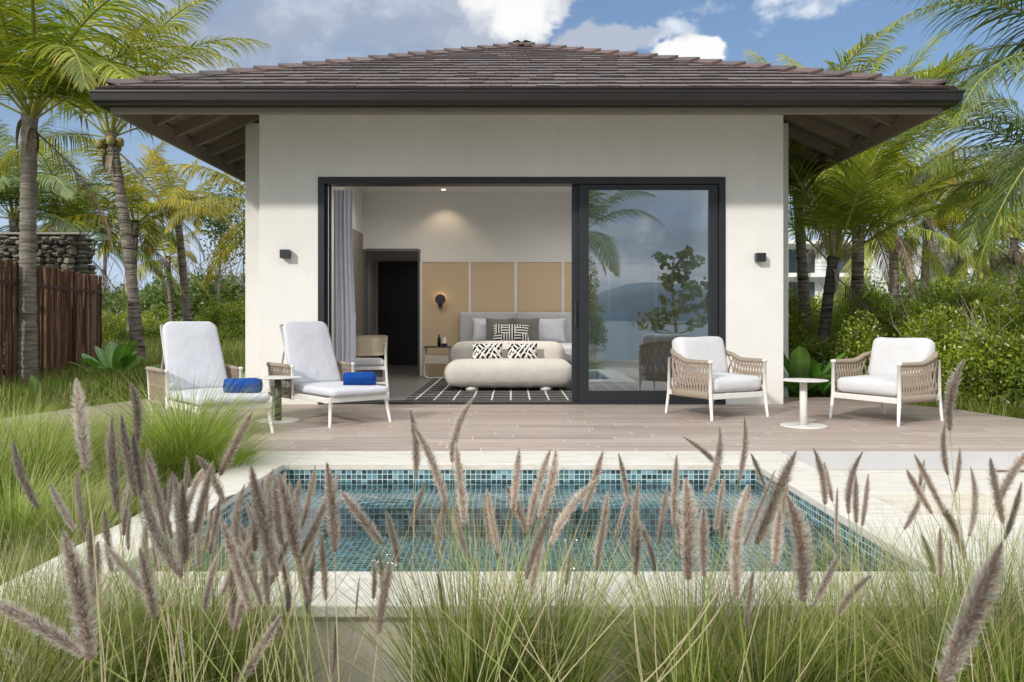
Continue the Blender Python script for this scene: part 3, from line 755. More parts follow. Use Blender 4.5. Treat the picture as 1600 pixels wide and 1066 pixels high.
# --- sliding door
sdoor = thing('sliding_door', 'black framed sliding glass door pushed open to the right', 'door', (0, 0, 0))
b = MB(); fy0, fy1 = WY-.012, WY+.20
b.box(OX0, OX0+.075, fy0, fy1, .0, OZ); b.box(OX1-.075, OX1, fy0, fy1, .0, OZ); b.box(OX0+.075, OX1-.075, fy0, fy1, OZ-.08, OZ)
b.box(OX0+.075, OX1-.075, fy0, fy1, .004, .03)
b.box(OX0+.075, OX0+.10, WY+.06, WY+.08, .03, OZ-.08); b.box(OX0+.10, OX0+.13, WY+.12, WY+.14, .03, OZ-.08)
b.build('outer_frame', M_black, sdoor, bevel=.003)
def panel(x0, x1, y, w=.11, nm='sliding_panel'):
    b = MB(); z0, z1 = .03, OZ-.085
    b.box(x0, x0+w, y, y+.05, z0, z1); b.box(x1-w, x1, y, y+.05, z0, z1)
    b.box(x0+w, x1-w, y, y+.05, z0, z0+.13); b.box(x0+w, x1-w, y, y+.05, z1-.06, z1)
    p = b.build(nm, M_black, sdoor, bevel=.003)
    g_ = MB(); quad(g_, [(x0+w, y+.025, z0+.13), (x1-w, y+.025, z0+.13), (x1-w, y+.025, z1-.06), (x0+w, y+.025, z1-.06)])
    g_.build('glass', M_glass, p); return p
p1 = panel(.80, OX1-.078, WY+.02, .11)
p2 = panel(.715, OX1-.078, WY+.09, .10)
bpy.data.objects.remove(p2.children[0])
b = MB(); b.box(.745, .765, WY+.055, WY+.088, .92, 1.22); b.build('handle', M_darkmetal, p2)

# --- wall lamps
def wall_lamp(x, z, label):
    t_ = thing('wall_lamp', label, 'wall lamp', (x, WY, z), 0, 'black cube lamps on the front wall')
    b = MB(); b.box(-.055, .055, -.105, -.012, -.05, .05); b.build('lamp_body', M_black, t_, bevel=.004)
    b = MB(); b.box(-.04, .04, -.012, 0, -.04, .04); b.build('back_plate', M_black, t_)
    return t_
wall_lamp(-2.665, 1.775, 'small black cube wall lamp on the white wall left of the opening')
wall_lamp(2.92, 1.735, 'small black cube wall lamp on the white wall right of the glass door')

# --- curtain
b = MB(); n = 120; vs = []; fs = []
for k in range(9):
    z = .04+(2.6-.04)*k/8
    for i in range(n+1):
        u = i/n; x = -2.2+.25*u+(.02*math.sin(k*.7))*u; ph = u*2*PI*4.5+.6*math.sin(u*9)
        y = 9.80+.028*math.sin(ph)*(1-.15*k/8)+.02*math.sin(ph*2.3+k*.2)
        vs.append((x+.012*math.cos(ph*1.3), y, z))
for k in range(8):
    for i in range(n): a = k*(n+1)+i; fs.append((a, a+1, a+n+2, a+n+1))
b.add(vs, fs); cu_ = b.build('curtain', M_curt, None, True); tag(cu_, 'pale grey curtain gathered at the left side of the opening', 'curtain')

# --- interior furniture
rug = MB(); rug.box(-1.32, 1.9, 9.80, 13.6, .006, .018); ro = rug.build('rug', M_rug); tag(ro, 'dark rug with a wobbly white grid under the sofa and bed', 'rug')
bed = thing('bed', 'bed with tall grey upholstered headboard against the rattan wall', 'bed', (0, 0, 0))
b = MB()
for i in range(3):
    b.rbox(.98, .11, 1.13, .02, (-.42+i*.985, 13.99, .57), puff=.0)
b.build('headboard', M_greyf, bed, True)
b = MB(); b.rbox(2.0, 1.75, .28, .06, (.42, 13.02, .46), puff=.02); b.build('mattress', M_pill, bed, True)
b = MB(); b.box(-.55, 1.39, 12.2, 13.9, .04, .32); b.build('base', M_greyf, bed, bevel=.02)
def pillow(w, h, th, mats, loc, tilt, rz=0, nm='pillow', label='', cat='pillow', group=None):
    n = 22; vs = []; fs = []
    ns = R.random()*9
    for sgn in (-1, 1):
        for j in range(n+1):
            for i in range(n+1):
                u = -1+2*i/n; v = -1+2*j/n
                e = ((1-abs(u)**2.6)**.5)*((1-abs(v)**2.6)**.5) if abs(u) < 1 and abs(v) < 1 else 0
                pin = 1-.07*(1-v*v)*(abs(u)**3); pin2 = 1-.07*(1-u*u)*(abs(v)**3)
                wr = .006*math.sin(u*7+ns)*math.cos(v*6+ns)
                vs.append((u*w/2*pin, sgn*(th/2*e+wr*e), v*h/2*pin2))
    N = (n+1)**2
    for s_ in (0, 1):
        for j in range(n):
            for i in range(n):
                a = s_*N+j*(n+1)+i; q = (a, a+1, a+n+2, a+n+1); fs.append(q if s_ == 0 else q[::-1])
    b = MB(); b.add(vs, fs); o = b.build(nm, mats, None, True, loc=loc); o.rotation_euler = (tilt, 0, rz)
    tag(o, label, cat, group); return o
pillow(.62, .44, .2, M_pill, (-.38, 13.84, .82), -.25, label='white sleeping pillow behind the left grey cushion', cat='pillow')
pillow(.62, .44, .2, M_pill, (.62, 13.84, .82), -.25, label='white sleeping pillow behind the right grey cushion', cat='pillow')
pillow(.47, .47, .17, M_gpill, (-.22, 13.62, .81), -.3, nm='cushion', label='square grey cushion on the bed, the left one of two', cat='cushion')
pillow(.47, .47, .17, M_gpill, (.24, 13.62, .81), -.3, nm='cushion', label='square grey cushion on the bed, the right one of two', cat='cushion')
pillow(.62, .30, .14, M_pat_maze, (-.02, 13.38, .79), -.3, nm='cushion', label='long black and white maze print cushion in front of the grey cushions', cat='cushion')
sofa = thing('sofa', 'rounded cream two roll sofa at the foot of the bed', 'sofa', (-.04, 11.4, 0))
b = MB(); b.rbox(1.82, .86, .37, .18, (0, -.02, .245), puff=.02); b.build('seat', M_cream, sofa, True)
b = MB(); b.rbox(1.68, .34, .42, .165, (-.02, .38, .47), puff=.015); b.build('backrest', M_cream, sofa, True)
for xx in (-.52, .52):
    for yy in (-.25, .25):
        b = MB(); b.lathe([(.09, .0), (.09, .06)], 20, (xx, yy, .014)); b.build('foot', M_white, sofa, True)
pillow(.44, .245, .12, M_pat_leaf, (-.355, 11.45, .545), -.35, nm='cushion', label='grey and white leaf print cushion at the left of the sofa', cat='cushion')
pillow(.44, .245, .12, M_pat_leaf, (.15, 11.45, .545), -.35, nm='cushion', label='grey and white leaf print cushion at the right of the sofa', cat='cushion')
ns_ = thing('nightstand', 'white framed nightstand with rounded corners left of the bed', 'nightstand', (-1.27, 13.6, 0))
b = MB(); pts = [(-.21, 0, .53), (-.21, 0, .09)]+[(-.21+.08*(1-math.cos(a)), 0, .09-.08*math.sin(a)) for a in (.4, .8, 1.2, 1.57)]+[(.13, 0, .012)]+[(.13+.08*math.sin(a), 0, .012+.08*(1-math.cos(a))) for a in (.4, .8, 1.2, 1.57)]+[(.21, 0, .53)]
for yy in (-.18, .18): b.tube([(p[0], yy, p[2]+.01) for p in pts], .011, 8)
b.tube([(-.21, -.18, .5), (-.21, .18, .5)], .011, 8); b.tube([(.21, -.18, .5), (.21, .18, .5)], .011, 8); b.build('frame', M_white, ns_, True)
b = MB(); b.box(-.215, .215, -.2, .2, .53, .55); b.build('top', M_darkmetal, ns_, bevel=.004)
b = MB(); b.box(-.20, .20, -.19, .19, .26, .40); b.build('drawer', M_pale_wood, ns_, bevel=.005)
b = MB(); b.lathe([(.03, 0), (.03, .13), (.012, .16), (.012, .2), (.001, .2)], 16); o = b.build('bottle', M_pot, None, True, loc=(-1.24, 13.55, .551)); tag(o, 'tall black bottle standing on the nightstand', 'bottle')
ph = thing('telephone', 'black phone with a white face beside the bottle on the nightstand', 'phone', (-1.15, 13.52, .551))
b = MB(); b.box(-.05, .05, -.04, .04, 0, .05); b.build('base', M_pot, ph, bevel=.008)
b = MB(); b.bar((0, .02, .05), (0, .045, .15), .05, .012, (0, 1, 0)); b.build('panel', M_label, ph)
sc_ = thing('bedside_sconce', 'round black bedside sconce glowing on the rattan panel', 'wall lamp', (-1.26, IY-.03, 1.34))
b = MB(); b.tube([(0, -.06, .02), (0, -.085, .02)], .088, 28); b.build('disc_shade', M_darkmetal, sc_, False, bevel=.004)
b = MB(); b.tube([(0, -.055, -.06), (0, -.055, -.15)], [.04, .028], 16); b.tube([(0, 0, -.02), (0, -.05, -.02)], .02, 10); b.build('arm', M_darkmetal, sc_, True)
b = MB(); b.tube([(0, -.045, .02), (0, -.058, .02)], .05, 20); b.build('bulb', M_lamp, sc_)
l = bpy.data.lights.new('sconce_glow', 'POINT'); l.energy = .5; l.color = (1, .6, .28); l.shadow_soft_size = .03
lo_ = bpy.data.objects.new('sconce_glow', l); col.objects.link(lo_); lo_.location = (-1.26, IY-.055, 1.40)
for nm_, yy in (('a', 0),):
    cb_ = thing('charging_cable', 'black cable hanging down beside the rattan panel', 'cable') if False else None

# dining chair seen from behind
ch = thing('dining_chair', 'white dining chair with curved beige back beside the curtain', 'chair', (-1.90, 10.30, 0), .22)
W2, D2 = .25, .23
for sx_ in (-1, 1):
    b = MB(); b.tube([(sx_*(W2+.03), -D2-.03, 0), (sx_*W2, -D2, .42), (sx_*W2, -D2-.03, .70)], [.014, .020, .015], 10); b.build('leg', M_white, ch, True)
    b = MB(); b.tube([(sx_*(W2+.01), D2+.03, 0), (sx_*W2, D2, .42)], [.014, .020], 10); b.build('leg', M_white, ch, True)
b = MB(); b.bar((-W2, -D2, .39), (W2, -D2, .39), .022, .045); b.bar((-W2, D2, .39), (W2, D2, .39), .022, .045); b.bar((-W2, -D2, .39), (-W2, D2, .39), .022, .045); b.bar((W2, -D2, .39), (W2, D2, .39), .022, .045)
b.bar((-W2, -D2-.01, .2), (W2, -D2-.01, .2), .018, .03); b.bar((-W2, D2, .22), (W2, D2, .22), .018, .03); b.build('seat_frame', M_white, ch)
b = MB(); b.rbox(.48, .46, .08, .035, (0, 0, .455), puff=.01); b.build('seat', M_cush, ch, True)
b = MB(); vs = []; fs = []; n = 26
for rr in (0, .022):
    for k in range(7):
        z = .55+.26*k/6
        for i in range(n+1):
            a = -1.15+2.3*i/n; rad = .275+rr+.012*k/6
            e = 1-.12*(abs(i/n*2-1)**6)
            vs.append((rad*math.sin(a)*1.0, -.02-rad*math.cos(a), .68+(z-.68)*e))
N = 7*(n+1)
for s_ in (0, 1):
    for k in range(6):
        for i in range(n):
            a = s_*N+k*(n+1)+i; q = (a, a+1, a+n+2, a+n+1); fs.append(q if s_ else q[::-1])
for i in range(n): fs.append((i, i+1, N+i+1, N+i)[::-1]); a = 6*(n+1)+i; fs.append((a, a+1, N+a+1, N+a))
b.add(vs, fs); b.build('backrest', M_beige, ch, True)

# ------------------------------------------------------------------ outdoor furniture
def armchair(label, loc, rz):
    t_ = thing('armchair', label, 'armchair', loc, rz, 'rope armchairs on the deck')
    # local: front = -y, width x, legs half-width .37, depth .34
    W, D = .37, .34
    for sx_ in (-1, 1):
        b = MB(); b.tube([(sx_*(W+.01), -D-.03, 0), (sx_*W, -D, .25), (sx_*W, -D, .57)], [.013, .021, .017], 12)
        b.lathe([(.017, 0), (.026, .006), (.028, .018), (.02, .03), (.001, .033)], 14, (sx_*W, -D, .565)); b.build('leg', M_white, t_, True)
        b = MB(); b.tube([(sx_*(W-.05), D+.06, 0), (sx_*(W-.04), D, .25), (sx_*(W-.02), D-.03, .6)], [.013, .019, .014], 12); b.build('leg', M_white, t_, True)
    b = MB()
    b.bar((-W, -D, .235), (W, -D, .235), .028, .055); b.bar((-W+.04, D, .235), (W-.04, D, .235), .028, .05)
    b.bar((-W, -D, .235), (-W+.04, D, .235), .028, .05); b.bar((W, -D, .235), (W-.04, D, .235), .028, .05)
    for yy in (-.15, .1): b.bar((-W, yy, .225), (W, yy, .225), .05, .015)
    b.build('seat_frame', M_white, t_, bevel=.004)
    # rail path U
    def U(s, top=True):     # s 0..1
        segs = [(-W, -D), (-W-.01, .12), (-W+.10, D+.05), (W-.10, D+.05), (W+.01, .12), (W, -D)]
        pts = []
        P0, P1, P2, P3, P4, P5 = [Vector((x, y, 0)) for x, y in segs]
        if s < .33:
            u = s/.33; p = P0.lerp(P1, u)
        elif s < .67:
            u = (s-.33)/.34
            c = [P1, Vector((-W-.01, D+.06, 0)), Vector((W+.01, D+.06, 0)), P4]
            p = c[0]*(1-u)**3+c[1]*3*u*(1-u)**2+c[2]*3*u*u*(1-u)+c[3]*u**3
            q = Vector((math.copysign(1, u-.5), 1, 0)); p.y += .06*math.sin(PI*u)
        else:
            u = (s-.67)/.33; p = P4.lerp(P5, u)
        e = sm(.5-abs(s-.5), .22, .5)
        p = p.copy(); p.z = .575+.14*e if top else .245
        if top: p.y += .03*e
        return p
    b = MB(); K = 60
    b.tube([U(.0+i/K, True) for i in range(K+1)], [.021+.005*math.sin(PI*i/K) for i in range(K+1)], 12); b.build('arm_rail', M_rope, t_, True)
    b = MB(); b.tube([U(i/K, False) for i in range(K+1)], .026, 10, squash=1.5); b.build('lower_rail', M_rope, t_, True)
    b = MB(); NS = 34
    for i in range(NS):
        s0 = (i+.5)/NS; dl_ = .40/NS
        for sg in (-1, 1):
            pts = []
            for k in range(9):
                u = k/8; s_ = s0+sg*dl_*math.cos(PI*u*2)*1.0
                s_ = max(0.004, min(.996, s_))
                a = U(s_, True); c = U(s_, False); p = a.lerp(c, u)
                cen = Vector((0, 0, p.z)); nrm = (Vector((p.x, p.y, p.z))-cen).normalized(); p += nrm*(.004*sg*math.sin(PI*u*2)+.004)
                pts.append(p)
            b.tube(pts, .0078, 6, cap=False)
    b.build('rope_weave', M_rope_flat, t_, True)
    b = MB(); b.rbox(2*W-.05, .66, .15, .055, (0, -.015, .345), puff=.022, noise=.003); sc_o = b.build('seat_cushion', M_cush, t_, True)
    b = MB(); hx, hy = W-.028, .326
    pp_ = []
    for (cx_, cy_, a0) in ((hx-.05, hy-.05, 0), (-hx+.05, hy-.05, 1), (-hx+.05, -hy+.05, 2), (hx-.05, -hy+.05, 3)):
        for k in range(5): a = a0*PI/2+k*PI/8; pp_.append((cx_+.05*math.cos(a), cy_-.015+.05*math.sin(a), .378))
    b.tube(pp_+[pp_[0]], .005, 6); b.build('piping', M_cush, sc_o, True)
    b = MB(); rm = Matrix.Rotation(math.radians(-14), 3, 'X')
    b.rbox(2*W-.09, .18, .44, .075, (0, .22, .60), puff=.0, rot=rm, noise=.007)
    rmi = rm
    b.build('back_cushion', M_cush, t_, True)
    return t_
ac = armchair('white framed rope armchair in front of the glass door', (2.13, 8.37, 0), .5)
ac2 = copy_tree(ac, None, 'white framed rope armchair at the right, in front of the green hedge', (3.76, 7.98, 0), -1.06)

def lounger(label, loc, rz):
    t_ = thing('sun_lounger', label, 'sun lounger', loc, rz, 'white sun loungers with rope arms')
    W = .315
    z_at = lambda y: .245-.0*y
    for sx_ in (-1, 1):
        b = MB(); b.tube([(sx_*(W+.01), -.03, 0), (sx_*(W-.02), .01, .25)], [.012, .020], 12); b.build('leg', M_white, t_, True)
        b = MB(); b.tube([(sx_*(W-.01), 1.33, 0), (sx_*(W-.01), 1.24, .25)], [.012, .020], 12); b.build('leg', M_white, t_, True)
        b = MB(); b.tube([(sx_*(W+.02), .74, .20), (sx_*(W+.025), .74, .53)], .015, 10)
        b.lathe([(.015, -.01), (.021, .006), (.02, .016), (.001, .022)], 12, (sx_*(W+.025), .74, .53)); b.build('arm_post', M_white, t_, True)
        b = MB(); b.tube([(sx_*(W+.02), 1.26, .20), (sx_*(W+.03), 1.30, .53)], .013, 10); b.build('arm_post', M_white, t_, True)
        b = MB(); b.tube([(sx_*(W+.025), .76, .525), (sx_*(W+.03), 1.02, .535), (sx_*(W+.03), 1.31, .535)], .022, 12); b.build('arm_rail', M_rope, t_, True)
        b = MB(); b.tube([(sx_*(W+.02), .76, .225), (sx_*(W+.02), 1.30, .225)], .020, 10); b.build('lower_rail', M_rope, t_, True)
        b = MB()
        for i in range(15):
            y0 = .785+i*.0355
            for sg in (-1, 1):
                pts = [(sx_*(W+.022+.006*sg*math.sin(2*PI*k/8)), y0+sg*.015*math.cos(2*PI*k/8), .53-.30*k/8) for k in range(9)]
                b.tube(pts, .0062, 5, cap=False)
        b.build('rope_weave', M_rope_flat, t_, True)
    b = MB()
    b.bar((-W, 0, .245), (-W, 1.3, .245), .028, .05); b.bar((W, 0, .245), (W, 1.3, .245), .028, .05); b.bar((-W, 0, .25), (W, 0, .25), .028, .05)
    for yy in (.25, .5, .75, 1.0, 1.28): b.bar((-W, yy, .25), (W, yy, .25), .05, .02)
    b.build('seat_frame', M_white, t_, bevel=.004)
    b = MB(); b.rbox(2*W-.02, .95, .075, .034, (0, .42, .315), puff=.01, noise=.002); b.build('seat_cushion', M_lounge, t_, True)
    th = math.radians(24); c = Vector((0, .90, .34)); u = Vector((0, math.sin(th), math.cos(th)))
    rm = Matrix.Rotation(-th, 3, 'X')
    # back cushion: rounded top corners, built as an extruded outline
    b = MB(); bw, bh, bt = .285, .70, .065; out_ = []
    def outline(ins):
        r = .085-ins*.5; w_ = bw-ins; h_ = bh-ins; p = [(-w_, ins), (w_, ins)]
        p = []
        for k in range(5): a = k*PI/8; p.append((w_-.02+.02*math.sin(a)*1.0, ins+.02-.02*math.cos(a)))
        for k in range(9): a = k*PI/16; p.append((w_-.03-r+r*math.cos(a), h_-r+r*math.sin(a)))
        q = [(-x, y) for x, y in reversed(p)]
        return p+q
    lay = [(.03, -bt/2), (.012, -bt/2+.006), (0, -bt/2+.018), (0, bt/2-.018), (.012, bt/2-.006), (.03, bt/2), (.14, bt/2+.008)]
    vs = []; n_ = None
    for ins, dz in lay:
        ol = outline(ins); n_ = len(ol)
        for x, y in ol: vs.append(rm @ Vector((x, -dz, y)) + c)
    fs = []
    for k in range(len(lay)-1):
        for i in range(n_): fs.append((k*n_+i, k*n_+(i+1) % n_, (k+1)*n_+(i+1) % n_, (k+1)*n_+i))
    fs.append(tuple(reversed(range(n_)))); fs.append(tuple(range((len(lay)-1)*n_, len(lay)*n_)))
    b.add(vs, fs); b.build('back_cushion', M_lounge, t_, True)
    b = MB()
    for sx_ in (-.25, .25): b.tube([c+Vector((sx_, .055, 0)), c+Vector((sx_, .055, 0))+u*.66], .012, 8)
    b.tube([c+Vector((-.25, .055, 0))+u*.66, c+Vector((.25, .055, 0))+u*.66], .012, 8)
    b.tube([c+Vector((-.25, .05, 0))+u*.4, (-.25, 1.3, .26)], .01, 8); b.tube([c+Vector((.25, .05, 0))+u*.4, (.25, 1.3, .26)], .01, 8)
    b.build('backrest_frame', M_white, t_, True)
    return t_
lo1 = lounger('white sun lounger standing in front of the open bedroom', (-1.46, 7.61, 0), .70)
lo2 = copy_tree(lo1, None, 'white sun lounger at the far left behind the grass clump', (-2.38, 6.84, 0), .70)

def towel(label, loc, rz):
    b = MB(); n = 40; vs = []; fs = []; L = .31
    # spiral roll cross section, lumpy
    sec = []
    for k in range(n):
        a = 2*PI*k/n; r = .072+.005*math.sin(a*3+1)+.003*math.sin(a*7)
        sec.append((r*math.cos(a)*1.08, max(-.058, r*math.sin(a))))
    M_ = 14
    for i in range(M_+1):
        u = i/M_; x = -L/2+L*u
        sc2 = 1-.16*(abs(2*u-1)**7)+.03*math.sin(u*9+1)+.012*math.sin(u*31)
        for (yy, zz2) in sec: vs.append((x, yy*sc2, (zz2*sc2)+.058))
    for i in range(M_):
        for k in range(n): fs.append((i*n+k, i*n+(k+1) % n, (i+1)*n+(k+1) % n, (i+1)*n+k))
    b.add(vs, fs)
    for sx_ in (-1, 1):   # rolled end spiral
        pts = [(sx_*(L/2-.002), (.006+.058*k/40)*math.cos(k*.42), .058+(.006+.05*k/40)*math.sin(k*.42)) for k in range(41)]
        b.tube(pts, .006, 6)
        b.add([(sx_*(L/2-.004), y*.9, z*.9+.058) for y, z in sec], [tuple(range(n)) if sx_ < 0 else tuple(reversed(range(n)))])
    b.tube([(-L/2, -.066, .03), (0, -.069, .034), (L/2, -.066, .03)], .006, 6)
    o = b.build('towel', M_towel, None, True, loc=loc); o.rotation_euler = (0, 0, rz); tag(o, label, 'towel', 'rolled blue towels'); return o
towel('rolled blue towel on the lounger in front of the open bedroom', (-1.505, 7.86, .357), .22)
towel('rolled blue towel on the far left lounger behind the grass', (-2.38, 7.05, .357), .12)

def side_table(label, loc, dark):
    t_ = thing('side_table', label, 'side table', loc, 0, 'round side tables on the deck')
    b = MB(); b.lathe([(.001, .425), (.20, .425), (.222, .431), (.222, .436), (.001, .438)], 48); b.build('table_top', M_white, t_)
    b = MB(); b.lathe([(.034, .012), (.034, .426)], 24); b.build('post', M_darkmetal if dark else M_white, t_, True)
    b = MB(); b.lathe([(.21, .0), (.213, .005), (.21, .011), (.001, .012)], 48); b.build('base', M_white, t_)
    return t_
side_table('round white side table with white post between the two armchairs', (2.745, 7.5, 0), False)
side_table('round white side table with dark post between the two loungers', (-2.31, 7.86, 0), True)

# ------------------------------------------------------------------ dry stone wall, stake fence
def rock(b, c, s):
    vs = []; n = 6; m_ = 4
    ph = R.random()*6
    for j in range(m_+1):
        v = -PI/2+PI*j/m_
        for i in range(n):
            a = 2*PI*i/n+ph
            k = R.uniform(.74, 1.15)
            cx = math.copysign(abs(math.cos(v))**.55, math.cos(v)); ss = math.copysign(abs(math.sin(v))**.6, math.sin(v))
            vs.append((c[0]+s[0]*cx*math.cos(a)*k, c[1]+s[1]*cx*math.sin(a)*k, c[2]+s[2]*ss*R.uniform(.85, 1.1)))
    fs = []
    for j in range(m_):
        for i in range(n): fs.append((j*n+i, j*n+(i+1) % n, (j+1)*n+(i+1) % n, (j+1)*n+i))
    fs.append(tuple(reversed(range(n)))); fs.append(tuple(range(m_*n, (m_+1)*n)))
    b.add(vs, fs)
b = MB(); sw = thing('stone_wall', 'dark dry stone wall rising behind the wooden stake fence', 'wall')
z = .1
while z < 2.66:
    hh = R.uniform(.07, .12); x = -13.5
    while x < -8.6:
        ww = min(R.uniform(.10, .26), -8.5-x); b.a = R.random()
        rock(b, (x+ww/2, 15.5+R.uniform(-.03, .03), z+R.uniform(-.02, .02)), (ww*.56, .17, hh*.6)); x += ww
    y = 15.6
    while y < 15.95:
        ww = R.uniform(.15, .3); b.a = R.random(); rock(b, (-8.52, y+ww/2, z), (.17, ww*.55, hh*.6)); y += ww
    z += hh
b.build('stones', M_rock, sw, attr=True)
b = MB(); b.box(-13.5, -8.6, 15.6, 15.95, -.2, 2.55); b.build('core', M_rock, sw)
b = MB(); b.box(-13.5, -8.4, 15.45, 15.9, 2.66, 2.70); b.build('cap', mat('wall_cap', (.33, .30, .26), (.24, .22, .19), 4, .9, .5, 20), sw, bevel=.01)
fence = thing('stake_fence', 'brown fence of upright wooden stakes at the left', 'fence')
b = MB(); A = Vector((-6.35, 8.5, 0)); B = Vector((-7.57, 14.6, 0)); n = 136
for i in range(n):
    p = A.lerp(B, i/(n-1))+Vector((R.uniform(-.03, .03), 0, 0)); r = R.uniform(.017, .027); b.a = R.random(); k = R.uniform(-.02, .02)
    top = 1.80+R.uniform(-.03, .02)
    pts = [p+Vector((R.uniform(-.012, .012), R.uniform(-.012, .012), zz_)) for zz_ in (-.25, .3, .7, 1.1, 1.5)]+[p+Vector((k, 0, top))]
    b.tube(pts, [r*R.uniform(.85, 1.1) for _ in pts], 6)
b.build('stakes', M_stake, fence, attr=True)
b = MB(); o_ = Vector((.05, .01, 0))
for zz_ in (1.5,): b.bar(A+o_+Vector((0, 0, zz_)), B+o_+Vector((0, 0, zz_)), .006, .05)
for zz_ in (.3, 1.2): b.bar(A-o_*1.5+Vector((0, 0, zz_)), B-o_*1.5+Vector((0, 0, zz_)), .05, .08)
b.build('rail', mat('stained_rail', (.05, .026, .018), (.085, .045, .03), 8, .9), fence)

# ------------------------------------------------------------------ vegetation generators
def frond_mesh(name, L, e0, droop, seed, nl=58, leaf=.62, hang=.55, w=.030, mats=None, twist=0, sideb=0):
    rg = np.random.default_rng(seed)
    N = 24; pts = [np.zeros(3)]; dirs = []; seg = L/N
    for i in range(N):
        s = i/N; e = e0-droop*(s**1.5)
        a = sideb*s*s
        d = np.array([math.cos(e)*math.cos(a), math.cos(e)*math.sin(a), math.sin(e)]); dirs.append(d); pts.append(pts[-1]+d*seg)
    dirs.append(dirs[-1]); pts = np.array(pts); dirs = np.array(dirs)
    V = []; Fc = []; mi = []; rnd = []
    # rachis: triangular tube
    base = 0
    for i in range(N+1):
        r = .026*(1-i/N)**.7+.003; d = dirs[i]; sd = np.array([-d[1], d[0], 0]); sd /= (np.linalg.norm(sd)+1e-6); up = np.cross(sd, -d)
        up = np.cross(d, sd)
        for k in range(4):
            a = k*PI/2; V.append(pts[i]+(sd*math.cos(a)+up*math.sin(a)*.6)*r); rnd.append(.8)
    for i in range(N):
        for k in range(4): Fc.append((i*4+k, i*4+(k+1) % 4, (i+1)*4+(k+1) % 4, (i+1)*4+k)); mi.append(1)
    for j in range(nl*2):
        side = 1 if j % 2 else -1
        s = .14+.86*((j//2)+rg.uniform(0, .6))/nl
        if s > .995: s = .995
        f = s*N; i = int(f); u = f-i; p = pts[i]*(1-u)+pts[min(i+1, N)]*u; d = dirs[i]
        sd = np.array([-d[1], d[0], 0]); sd = sd/(np.linalg.norm(sd)+1e-6)*side; up = np.cross(d, np.array([-d[1], d[0], 0])); up = up/(np.linalg.norm(up)+1e-6)
        ll = leaf*(math.sin(PI*min(1, (s*.86+.12)))**.6)*(1-.35*s)*rg.uniform(.85, 1.1)
        fw = .35+.75*s+rg.uniform(-.1, .1)
        ld = sd*(1.0-.25*s)+d*fw+up*(.22+rg.uniform(-.12, .12)); ld /= np.linalg.norm(ld)
        ww = w*rg.uniform(.7, 1.1)*(1-.3*s)
        K = 4; q = p.copy(); c = rg.normal(.45, .2)+.25*s
        hg = hang*rg.uniform(.6, 1.4)
        b0 = len(V); cur = ld.copy()
        for k in range(K+1):
            tt = k/K; wk = ww*(math.sin(PI*min(1, tt*.8+.2))**.8 if k < K else .04)
            wd_ = np.cross(cur, up); wd_ = wd_/(np.linalg.norm(wd_)+1e-6)
            V.append(q-wd_*wk/2); V.append(q+wd_*wk/2); cc = min(1, max(0, c+(.35*tt**3))); rnd += [cc, cc]
            cur = cur+np.array([0, 0, -hg/K*(1+tt)]); cur /= np.linalg.norm(cur); q = q+cur*ll/K
        for k in range(K): a = b0+k*2; Fc.append((a, a+1, a+3, a+2)); mi.append(0)
    me = np_mesh(name, np.array(V), np.array(Fc), mi, {'rnd': rnd})
    for m_ in mats: me.materials.append(m_)
    return me
def frond_set(tagn, L, mats, **kw):
    out = []
    for k, (e, dr) in enumerate([(80, 45), (70, 70), (58, 80), (45, 85), (30, 80), (14, 75), (-5, 65), (-30, 45), (62, 55), (38, 100)]):
        out.append(frond_mesh('frond', L, math.radians(e), math.radians(dr), 100+k+hash(tagn) % 1 * 0+len(tagn)*17, mats=mats, sideb=R.uniform(-.5, .5), **kw))
    return out
FS_main = frond_set('main', 3.0, [ML_palm, M_rachis], nl=80, leaf=.90, w=.031, hang=.85)
FS_yel = frond_set('yellowy', 2.7, [ML_palm_yel, M_rachis], nl=72, leaf=.82, w=.034, hang=.95)
FS_dark = frond_set('darkleafed', 3.2, [ML_palm_dark, M_rachis], nl=78, leaf=.90, w=.029, hang=.8)
ML_dead = leafmat('dead_palm_leaf', [(0, (.12, .075, .04)), (.5, (.26, .18, .11)), (1, (.42, .32, .22))], .25, .03)
FS_dead = [frond_mesh('dead_frond', 2.2, math.radians(-40-12*k), math.radians(45), 800+k, nl=50, leaf=.6, w=.022, hang=1.3, mats=[ML_dead, M_sheath]) for k in range(2)]
FS_up = []
for k, (e, dr) in enumerate([(84, 28), (76, 40), (66, 50), (52, 55), (36, 50), (20, 50)]):
    FS_up.append(frond_mesh('frond', 3.4, math.radians(e), math.radians(dr), 900+k, nl=88, leaf=.92, w=.030, hang=.4, mats=[ML_palm_young, M_rachis], sideb=R.uniform(-.3, .3)))
def leafblob(name, L, w, mats, bend=.5, seed=0, fold=.3):
    V = []; Fc = []; n = 12; rnd = []
    rg = np.random.default_rng(seed)
    for i in range(n+1):
        s = i/n; e = 1.25-bend*s*1.8; x = L*(s-.25*bend*s*s)*.55; z = L*(s*.95-.55*bend*s*s)
        ww = w*(math.sin(PI*min(1, max(0.02, (s-.12)/.88)))**.7) if s > .14 else .012
        for k, u in enumerate((-1, -.5, 0, .5, 1)):
            V.append((x+abs(u)*ww*.1, u*ww/2, z+abs(u)*ww*fold*.5+rg.uniform(-.004, .004))); rnd.append(.45+.25*(k == 2)+.2*s)
    for i in range(n):
        for k in range(4): a = i*5+k; Fc.append((a, a+1, a+6, a+5))
    me = np_mesh(name, V, Fc, None, {'rnd': rnd}, smooth=True)
    for m_ in mats: me.materials.append(m_)
    return me
SHEATH = []
